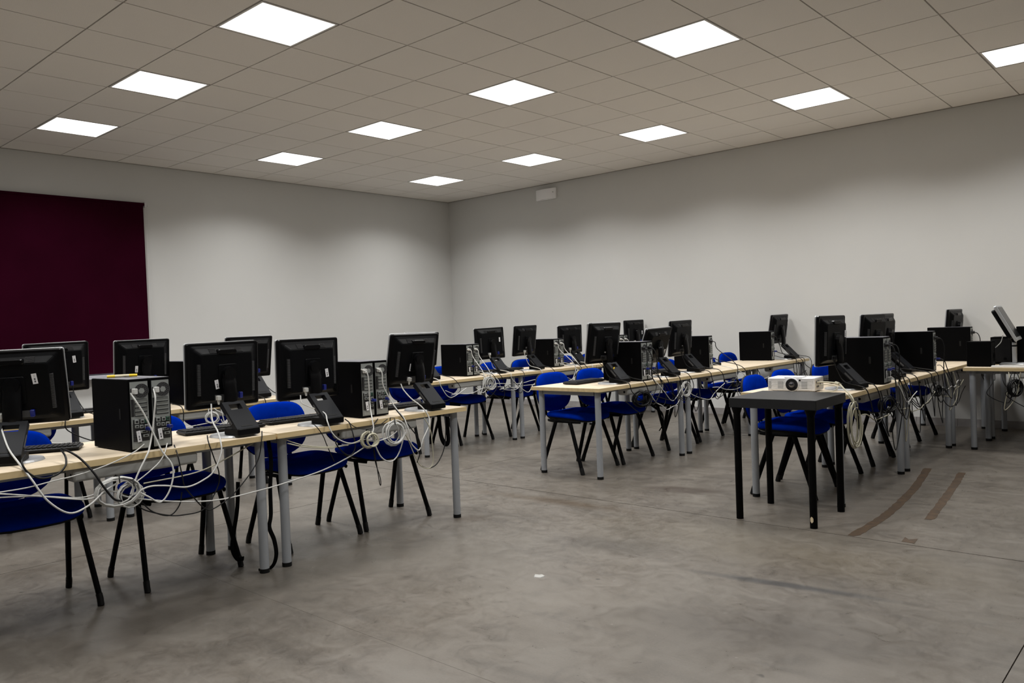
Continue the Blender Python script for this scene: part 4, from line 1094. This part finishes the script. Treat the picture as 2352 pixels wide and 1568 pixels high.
# ------------------------------------------------------------------ cables
CM = {'W': 'cable_white', 'K': 'cable_black', 'G': 'cable_beige'}
CN = {'W': 'white', 'K': 'black', 'G': 'beige'}
def cable(pts, r, c, key, where='drooping below', n=7, plug=None, sides=7):
    q = MB(); q.tube(smooth_path(pts, n), r, sides)
    o = q.build('cable', CM[c])
    tag(o, '%s cable %s %s' % (CN[c], where, dn(key)), 'cable', 'computer cables hanging from the desks')
    if plug:
        p0, p1 = Vector(plug[0]), Vector(plug[1])
        q = MB(); q.tube([p0, p0 + (p1 - p0) * 0.6, p1], 0.01, 10, flat=(0.011, 0.013)); q.build('plug', CM[c], o)
    return o
PATHS = [
    ('W', 'A', 0.0042, [(0.460, -1.668, 0.875), (0.600, -1.683, 0.801), (0.740, -1.685, 0.748), (0.820, -1.668, 0.690), (0.850, -1.620, 0.594), (0.860, -1.543, 0.529), (0.850, -1.461, 0.545), (0.840, -1.393, 0.591), (0.830, -1.337, 0.615)]),
    ('W', 'A', 0.0040, [(0.735, -1.219, 1.001), (0.760, -1.206, 0.962), (0.775, -1.178, 0.900), (0.790, -1.143, 0.800), (0.810, -1.121, 0.727), (0.830, -1.088, 0.663), (0.840, -1.087, 0.609), (0.850, -1.116, 0.538), (0.850, -1.158, 0.500), (0.850, -1.211, 0.536), (0.840, -1.254, 0.562), (0.830, -1.289, 0.544)]),
    ('W', 'A', 0.0040, [(0.735, -1.113, 1.012), (0.765, -1.120, 0.968), (0.770, -1.131, 0.899), (0.775, -1.145, 0.819), (0.800, -1.174, 0.744), (0.820, -1.194, 0.719), (0.840, -1.251, 0.636), (0.840, -1.283, 0.558)]),
    ('W', 'A', 0.0028, [(0.725, -1.165, 0.758), (0.780, -1.220, 0.743), (0.800, -1.278, 0.724), (0.800, -1.373, 0.695), (0.810, -1.485, 0.676), (0.810, -1.587, 0.666), (0.820, -1.689, 0.657), (0.830, -1.815, 0.658)]),
    ('W', 'A', 0.0028, [(0.725, -1.056, 0.747), (0.790, -1.100, 0.713), (0.810, -1.137, 0.675), (0.820, -1.204, 0.631), (0.820, -1.273, 0.593), (0.820, -1.334, 0.575)]),
    ('W', 'A', 0.0040, [(0.575, -0.750, 0.898), (0.660, -0.791, 0.823), (0.740, -0.807, 0.775), (0.800, -0.825, 0.727), (0.820, -0.836, 0.676), (0.830, -0.881, 0.599), (0.830, -0.931, 0.565), (0.840, -1.023, 0.545), (0.840, -1.126, 0.569), (0.840, -1.205, 0.577), (0.840, -1.278, 0.551)]),
    ('W', 'A', 0.0036, [(0.800, -1.807, 0.654), (0.810, -1.623, 0.608), (0.820, -1.458, 0.567), (0.820, -1.358, 0.583), (0.830, -1.280, 0.542), (0.840, -1.089, 0.489), (0.830, -0.870, 0.453), (0.800, -0.618, 0.453), (0.790, -0.458, 0.464), (0.800, -0.246, 0.493), (0.820, -0.084, 0.542), (0.830, 0.032, 0.588)]),
    ('W', 'A', 0.0030, [(0.790, -1.805, 0.634), (0.790, -1.633, 0.609), (0.800, -1.468, 0.574), (0.810, -1.363, 0.598)]),
    ('G', 'A', 0.0032, [(0.800, -1.207, 0.589), (0.780, -0.949, 0.595), (0.740, -0.768, 0.632), (0.700, -0.585, 0.687)]),
    ('K', 'A', 0.0042, [(0.660, -1.498, 0.776), (0.760, -1.514, 0.752), (0.800, -1.531, 0.720), (0.810, -1.569, 0.690), (0.810, -1.628, 0.685), (0.800, -1.672, 0.715), (0.780, -1.688, 0.758), (0.720, -1.656, 0.779)]),
    ('K', 'A', 0.0048, [(0.660, -1.495, 0.779), (0.760, -1.489, 0.767), (0.790, -1.461, 0.735), (0.830, -1.430, 0.679), (0.850, -1.396, 0.608), (0.855, -1.360, 0.553), (0.850, -1.326, 0.538)]),
    ('K', 'A', 0.0030, [(0.730, -1.025, 0.735), (0.800, -1.043, 0.695), (0.820, -1.036, 0.603), (0.830, -1.029, 0.545), (0.840, -0.988, 0.481), (0.840, -0.947, 0.433), (0.840, -0.900, 0.417), (0.820, -0.772, 0.472), (0.800, -0.635, 0.597), (0.790, -0.597, 0.707), (0.760, -0.575, 0.747)]),
    ('K', 'A', 0.0030, [(0.830, -1.265, 0.520), (0.840, -1.229, 0.479), (0.840, -1.132, 0.435), (0.840, -1.050, 0.418), (0.830, -0.938, 0.424), (0.810, -0.857, 0.512), (0.810, -0.847, 0.581), (0.800, -0.863, 0.653), (0.790, -0.883, 0.734), (0.700, -0.842, 0.755)]),
    ('K', 'A', 0.0030, [(0.830, -1.233, 0.512), (0.840, -1.187, 0.460), (0.840, -1.112, 0.429), (0.840, -1.065, 0.466), (0.840, -1.050, 0.525)]),
    ('W', 'B', 0.0036, [(0.605, -0.235, 0.897), (0.640, -0.252, 0.858), (0.660, -0.213, 0.833), (0.740, -0.174, 0.798), (0.800, -0.198, 0.755), (0.820, -0.187, 0.697), (0.830, -0.144, 0.649), (0.830, -0.063, 0.619), (0.830, 0.035, 0.630)]),
    ('W', 'B', 0.0038, [(0.690, 0.128, 1.021), (0.710, 0.156, 0.998), (0.715, 0.162, 0.936), (0.720, 0.161, 0.807), (0.790, 0.118, 0.733), (0.820, 0.101, 0.679), (0.830, 0.066, 0.634)]),
    ('W', 'B', 0.0038, [(0.690, 0.241, 1.021), (0.710, 0.267, 0.993), (0.715, 0.269, 0.915), (0.730, 0.312, 0.819), (0.770, 0.329, 0.758), (0.800, 0.349, 0.713), (0.830, 0.354, 0.648), (0.830, 0.374, 0.567)]),
    ('W', 'B', 0.0038, [(0.600, 0.504, 0.901), (0.640, 0.490, 0.867), (0.700, 0.500, 0.813), (0.770, 0.518, 0.765), (0.800, 0.546, 0.704), (0.820, 0.532, 0.653), (0.830, 0.469, 0.573), (0.830, 0.434, 0.511), (0.830, 0.390, 0.538), (0.830, 0.358, 0.582)]),
    ('W', 'B', 0.0040, [(0.830, 0.074, 0.670), (0.840, 0.093, 0.588), (0.840, 0.134, 0.512), (0.840, 0.196, 0.477), (0.840, 0.250, 0.499), (0.840, 0.291, 0.566), (0.830, 0.312, 0.627), (0.820, 0.287, 0.682)]),
    ('W', 'B', 0.0036, [(0.830, 0.049, 0.618), (0.840, 0.120, 0.610), (0.840, 0.201, 0.622), (0.830, 0.266, 0.646)]),
    ('G', 'B', 0.0030, [(0.820, 0.495, 0.697), (0.830, 0.529, 0.627), (0.840, 0.533, 0.533), (0.840, 0.534, 0.425), (0.840, 0.497, 0.390), (0.830, 0.436, 0.418), (0.830, 0.388, 0.499), (0.820, 0.359, 0.581), (0.820, 0.319, 0.652)]),
    ('G', 'B', 0.0034, [(0.760, -0.429, 0.664), (0.790, -0.343, 0.635), (0.820, -0.197, 0.612), (0.830, -0.042, 0.621), (0.830, 0.029, 0.643)]),
    ('G', 'B', 0.0030, [(0.750, -0.448, 0.689), (0.780, -0.349, 0.645), (0.810, -0.232, 0.621), (0.830, -0.088, 0.612)]),
    ('K', 'B', 0.0034, [(0.770, -0.060, 0.753), (0.790, -0.043, 0.727), (0.820, -0.042, 0.659), (0.830, -0.040, 0.598), (0.830, -0.066, 0.558), (0.830, -0.105, 0.563), (0.830, -0.158, 0.615), (0.820, -0.161, 0.646), (0.820, -0.108, 0.653)]),
    ('K', 'B', 0.0026, [(0.740, -0.259, 0.750), (0.790, -0.263, 0.734), (0.800, -0.231, 0.682), (0.810, -0.212, 0.621), (0.820, -0.178, 0.532)]),
    ('K', 'B', 0.0034, [(0.760, 0.308, 0.781), (0.800, 0.355, 0.699), (0.820, 0.387, 0.644), (0.830, 0.434, 0.577), (0.830, 0.444, 0.504), (0.830, 0.412, 0.437)]),
    ('K', 'B', 0.0034, [(0.740, 0.728, 0.709), (0.790, 0.694, 0.660), (0.800, 0.688, 0.591), (0.810, 0.658, 0.486), (0.820, 0.588, 0.406), (0.830, 0.505, 0.388), (0.830, 0.446, 0.411)]),
    ('K', 'B', 0.0026, [(0.830, 0.086, 0.593), (0.840, 0.095, 0.492), (0.840, 0.113, 0.368), (0.840, 0.122, 0.356), (0.840, 0.118, 0.400), (0.840, 0.088, 0.493), (0.830, 0.087, 0.568)]),
    ('K', 'B', 0.0034, [(0.770, 0.175, 0.726), (0.800, 0.118, 0.701), (0.820, 0.075, 0.669), (0.830, 0.035, 0.638), (0.830, 0.018, 0.608)]),
    ('K', 'B', 0.0024, [(0.780, -0.044, 0.736), (0.800, -0.015, 0.704), (0.810, 0.053, 0.684), (0.810, 0.141, 0.691), (0.780, 0.239, 0.719)]),
]
for c, key, r, pts in PATHS:
    cable(pts, r, c, key)
def coil(x, y, z, ra, key, c='W', loops=7, r=0.0036, tilt=0.25, squash=1.0):
    pts = []
    N = loops * 14
    rnd = random.Random(int((x + 9) * 1000 + y * 77))
    ph = [rnd.uniform(-0.26, 0.22) for _ in range(loops + 1)]
    sx_ = [rnd.uniform(-0.018, 0.018) for _ in range(loops + 1)]
    for i in range(N + 1):
        t = i / 14
        k = int(t); fr2 = t - k
        k2 = min(k + 1, loops)
        a_ = 2 * math.pi * t
        rad = ra * (1 + (ph[min(k, loops)] * (1 - fr2) + ph[k2] * fr2))
        ox = sx_[min(k, loops)] * (1 - fr2) + sx_[k2] * fr2
        u, v = rad * math.cos(a_), rad * math.sin(a_) * squash
        pts.append((x + ox + 0.010 * (t - loops / 2) / loops * 3 + u * tilt, y + u + sx_[min(k, loops)] * 0.5, z + v))
    q = MB(); q.tube(pts, r, 7)
    o = q.build('cable_coil', CM[c])
    tag(o, 'coiled %s cable hanging below %s' % (CN[c], dn(key)), 'cable', 'coils of spare cable')
    q = MB(); q.tube([(x - 0.022, y, z + ra * squash * 0.75), (x - 0.02, y, z + ra * squash * 1.3), (x + 0.02, y, z + ra * squash * 1.3), (x + 0.024, y, z + ra * squash * 0.75)], 0.003, 6); q.build('tie', 'cable_black', o)
    return o
coil(0.838, -1.335, 0.578, 0.078, 'A', 'W', 8, 0.0036, 0.15, 0.72)
coil(0.838, -1.275, 0.555, 0.060, 'A', 'W', 5, 0.0036, -0.2, 0.9)
coil(0.845, 0.045, 0.625, 0.044, 'B', 'G', 6, 0.0042, 0.1, 1.0)
coil(0.830, 0.235, 0.640, 0.062, 'B', 'W', 7, 0.0038, 0.2, 1.1)
coil(-1.165, 3.16, 0.655, 0.062, 'E', 'W', 8, 0.0038, 0.15, 1.05)
coil(-1.165, 4.72, 0.640, 0.050, 'F', 'W', 5, 0.0036, 0.2, 0.9)
coil(-1.165, 0.14, 0.640, 0.045, 'D', 'W', 5, 0.0036, 0.2, 0.9)
coil(0.905, 2.80, 0.600, 0.075, 'H', 'K', 9, 0.0045, 0.3, 0.75)
coil(0.900, 2.90, 0.590, 0.065, 'H', 'K', 7, 0.0045, -0.3, 0.85)
coil(0.905, 3.52, 0.620, 0.055, 'H', 'W', 6, 0.0034, 0.2, 1.1)
coil(0.900, 4.48, 0.600, 0.050, 'I', 'K', 6, 0.0040, 0.2, 0.8)
coil(2.745, 3.05, 0.600, 0.070, 'K', 'K', 9, 0.0045, 0.3, 0.7)
coil(2.745, 4.30, 0.590, 0.060, 'L', 'K', 7, 0.0042, 0.2, 0.8)
coil(2.742, 2.40, 0.535, 0.050, 'K', 'G', 6, 0.0042, 0.25, 2.6)
coil(3.16, 5.03, 0.560, 0.055, 'N', 'K', 8, 0.0045, 0.6, 1.2)
coil(3.36, 5.03, 0.500, 0.080, 'N', 'K', 5, 0.0036, 0.5, 1.1)

def mon_pt(nm, loc):
    root, RM = MONS[nm]
    M = Matrix.Translation(root.location) @ Matrix.Rotation(root.rotation_euler.z, 4, 'Z') @ RM
    return M @ Vector(loc)
def pc_pt(p, loc):
    return Matrix.Translation(p.location) @ Matrix.Rotation(p.rotation_euler.z, 4, 'Z') @ Vector(loc)
rnd = random.Random(11)
J_ = lambda a: rnd.uniform(-a, a)
# power plugs seated in the towers of the two front desks
for nm in ('A', 'B'):
    for p, key, colr in PCS[nm]:
        q = MB(); q.rbox(0.008, 0.034, -0.038, -0.020, 0.270, 0.296, 0.004, axis='x'); q.build('power_plug', 'cable_white', p)
# every other tower: a power lead arching out and down over the desk edge, a data lead, and a dangling loop
for nm, lst in PCS.items():
    if nm in ('A', 'B', 'C0'): continue
    for i, (p, key, colr) in enumerate(lst):
        c = 'W' if colr == 'white' else 'K'
        xf = DESKS[key][0] + DW / 2 + 0.03
        a0 = pc_pt(p, (0.014, -0.029, 0.283))
        a1 = pc_pt(p, (0.055, -0.020 + J_(0.01), 0.270))
        a2 = pc_pt(p, (0.075, -0.012 + J_(0.015), 0.20))
        yc = DESKS[key][1] if nm not in ('J', 'G') else p.location.y - 0.2
        xe = max(xf, a2.x)
        mid = Vector((max(xe - 0.03, a2.x - 0.01), a2.y + J_(0.02), ZT + 0.055))
        e1 = Vector((xe, a2.y + J_(0.03), ZT - 0.05))
        e2 = Vector((xe + 0.02, (a2.y + yc) / 2 + J_(0.05), 0.55 + J_(0.05)))
        e3 = Vector((xe + 0.01, yc + J_(0.06), 0.60 + J_(0.03)))
        cable([a0, a1, a2, mid, e1, e2, e3], 0.0040, c, key, 'from tower over', plug=(pc_pt(p, (0.004, -0.029, 0.283)), pc_pt(p, (0.032, -0.028, 0.283))))
        d0 = pc_pt(p, (0.012, 0.01, 0.05))
        d1 = pc_pt(p, (0.045, 0.012, 0.045))
        cable([d0, d1, Vector((xe + 0.005, d1.y + 0.03, ZT - 0.03)), Vector((xe + 0.03, d1.y + 0.12 + J_(0.05), 0.60 + J_(0.05))), Vector((xe + 0.025, d1.y + 0.28 + J_(0.06), 0.57 + J_(0.06))), Vector((xe + 0.01, d1.y + 0.42, 0.64))], 0.0030, rnd.choice('WK') if colr == 'white' else rnd.choice('KKW'), key)
        v0 = pc_pt(p, (0.034, 0.030, 0.104))
        v1 = pc_pt(p, (0.065, 0.034, 0.085))
        cable([v0, v1, Vector((xe - 0.005, v1.y + 0.05, ZT + 0.02)), Vector((xe + 0.02, v1.y + 0.10, 0.62)), Vector((xe + 0.02, v1.y + 0.02 + J_(0.08), 0.50 + J_(0.05))), Vector((xe + 0.015, v1.y - 0.16, 0.60))], 0.0038, 'K', key, 'looping below')
# every other monitor: power lead from the plug down over the edge
for nm, (root, RM) in MONS.items():
    if nm in ('M1', 'M2', 'M3', 'M4', 'N0'): continue
    key = [r[7] for r in ML if r[0] == nm][0]
    plugc = [r[9] for r in ML if r[0] == nm][0]
    c = 'W' if plugc == 'white' else 'K'
    xf = DESKS[key][0] + DW / 2 + 0.03
    a0 = mon_pt(nm, (0.060, -0.06, -0.150))
    yr = root.location.y
    xs_ = max(xf, root.location.x + 0.27)
    cable([a0, a0 + Vector((0.02, 0.0, -0.05)), Vector((a0.x + 0.07, a0.y + 0.0 + J_(0.01), ZT + 0.055)), Vector((xs_ - 0.02, a0.y - 0.03 + J_(0.01), ZT + 0.02)), Vector((xs_ + 0.01, a0.y - 0.02, ZT - 0.06)), Vector((xs_ + 0.03, a0.y + 0.12 + J_(0.08), 0.53 + J_(0.06))), Vector((xs_ + 0.02, a0.y + 0.30 + J_(0.08), 0.60 + J_(0.04)))], 0.0038, c, key, 'from monitor over')
    v0 = mon_pt(nm, (0.064, 0.071, -0.126))
    cable([v0, v0 + Vector((0.02, 0.005, -0.06)), Vector((root.location.x + 0.19, yr + 0.098, ZT + 0.05)), Vector((xs_ - 0.01, yr + 0.10 + J_(0.02), ZT + 0.012)), Vector((xs_ + 0.015, yr + 0.12 + J_(0.04), 0.62)), Vector((xs_ + 0.02, yr + 0.02 + J_(0.1), 0.50 + J_(0.05))), Vector((xs_ + 0.015, yr - 0.16 + J_(0.05), 0.60))], 0.0036, 'K', key, 'looping behind monitor over')
# long runs sagging from desk to desk along each row
def run(xr, y0, y1, z, c, key, sag=0.06, r=0.0034):
    n = 7
    pts = []
    for i in range(n + 1):
        t = i / n
        pts.append((xr + J_(0.012), y0 + (y1 - y0) * t, z - sag * math.sin(math.pi * t) + J_(0.018)))
    cable(pts, r, c, key, 'running along below')
for a in ((-1.165, 2.55, 3.25, 0.63, 'W', 'E', 0.05), (-1.165, 3.15, 4.45, 0.65, 'W', 'E', 0.02), (-1.17, 3.20, 4.40, 0.62, 'W', 'E', 0.03), (-1.165, 4.3, 5.3, 0.63, 'W', 'F', 0.05), (-1.17, 4.9, 6.2, 0.62, 'W', 'G', 0.05),
          (0.905, 2.95, 3.55, 0.63, 'W', 'H', 0.15), (0.905, 3.55, 4.25, 0.62, 'W', 'I', 0.12), (0.91, 4.0, 4.9, 0.60, 'W', 'I', 0.06), (0.905, 4.3, 5.6, 0.63, 'W', 'I', 0.05), (0.90, 4.4, 5.5, 0.61, 'K', 'I', 0.06), (0.90, 5.4, 6.3, 0.60, 'K', 'J', 0.05),
          (2.745, 2.50, 3.30, 0.60, 'G', 'K', 0.07, 0.004), (2.75, 3.20, 4.20, 0.58, 'G', 'K', 0.08), (2.75, 3.4, 4.3, 0.62, 'K', 'K', 0.12), (2.745, 4.2, 5.2, 0.60, 'G', 'L', 0.09), (2.745, 4.3, 5.1, 0.62, 'W', 'L', 0.05), (2.745, 4.4, 5.3, 0.56, 'K', 'L', 0.15),
          (-1.165, -1.1, 0.2, 0.62, 'W', 'D', 0.04), (-1.165, 0.1, 0.8, 0.63, 'W', 'D', 0.06)):
    run(*a)
# loose loops sagging low below the projector and centre rows
for i, (xr, y0, key, c) in enumerate(((2.74, 2.95, 'K', 'K'), (2.75, 3.15, 'K', 'K'), (2.735, 3.42, 'K', 'G'), (2.75, 3.60, 'K', 'K'), (2.74, 3.86, 'L', 'K'), (2.75, 4.05, 'L', 'K'), (2.74, 4.30, 'L', 'K'), (2.75, 4.62, 'L', 'G'), (2.74, 4.85, 'L', 'K'), (0.90, 3.30, 'H', 'K'), (0.905, 3.62, 'H', 'K'), (0.90, 4.55, 'I', 'W'), (0.90, 4.85, 'I', 'K'), (0.90, 5.95, 'J', 'K'))):
    zl = rnd.uniform(0.24, 0.42); sp_y = rnd.uniform(0.10, 0.22)
    cable([(xr - 0.01, y0, 0.705), (xr + J_(0.01), y0 + 0.01, 0.62), (xr + J_(0.02), y0 + sp_y * 0.25 + J_(0.02), zl + 0.14), (xr + J_(0.02), y0 + sp_y * 0.6, zl), (xr + J_(0.02), y0 + sp_y + J_(0.02), zl + 0.10), (xr + J_(0.01), y0 + sp_y + 0.05, 0.60), (xr - 0.01, y0 + sp_y + 0.03, 0.70)], 0.0034, c, key, 'in a low loop below')
# projector leads
pj_c = cable([(2.455, 2.530, ZT + 0.066), (2.51, 2.545, ZT + 0.067), (2.60, 2.52, ZT + 0.060), (2.66, 2.45, ZT + 0.035), (2.725, 2.40, ZT - 0.01), (2.745, 2.39, ZT - 0.06), (2.745, 2.41, 0.60)], 0.0052, 'G', 'K', 'from projector over')
q = MB(); q.tube([(2.578, 2.539, ZT + 0.063), (2.612, 2.508, ZT + 0.058)], 0.011, 12)
q.build('ferrite_core', 'cable_beige', pj_c)
cable([(2.452, 2.565, ZT + 0.045), (2.51, 2.58, ZT + 0.047), (2.575, 2.575, ZT + 0.034), (2.575, 2.52, ZT + 0.013), (2.53, 2.49, ZT + 0.006), (2.50, 2.48, ZT + 0.006)], 0.0034, 'G', 'K', 'curling beside projector on')
cable([(2.50, 2.42, ZT + 0.006), (2.56, 2.40, ZT + 0.008), (2.63, 2.385, ZT + 0.010), (2.70, 2.385, ZT + 0.004), (2.735, 2.39, ZT - 0.05), (2.745, 2.40, 0.58)], 0.0036, 'G', 'K', 'crossing end of')
# tangle under the crosswise desk
for i in range(9):
    y0 = 5.04 + J_(0.02); x0 = 2.98 + i * 0.075 + J_(0.03)
    zlow = rnd.uniform(0.25, 0.5)
    cable([(x0, y0 + 0.04, 0.69), (x0 + J_(0.05), y0, 0.60), (x0 + J_(0.09), y0 + J_(0.03), 0.50), (x0 + 0.05 + J_(0.10), y0 + J_(0.04), zlow), (x0 + 0.10 + J_(0.06), y0 + J_(0.03), zlow + 0.12), (x0 + 0.12 + J_(0.05), y0 + 0.03, 0.69)], 0.0036, 'KKGKWKGKK'[i], 'N')
# lead of the third projector-row tower and of the speaker
cable([(2.93, 5.36, ZT + 0.14), (2.965, 5.37, ZT + 0.16), (2.99, 5.38, ZT + 0.185), (3.01, 5.39, ZT + 0.215), (3.022, 5.40, ZT + 0.27)], 0.0034, 'W', 'N', 'rising to monitor on')
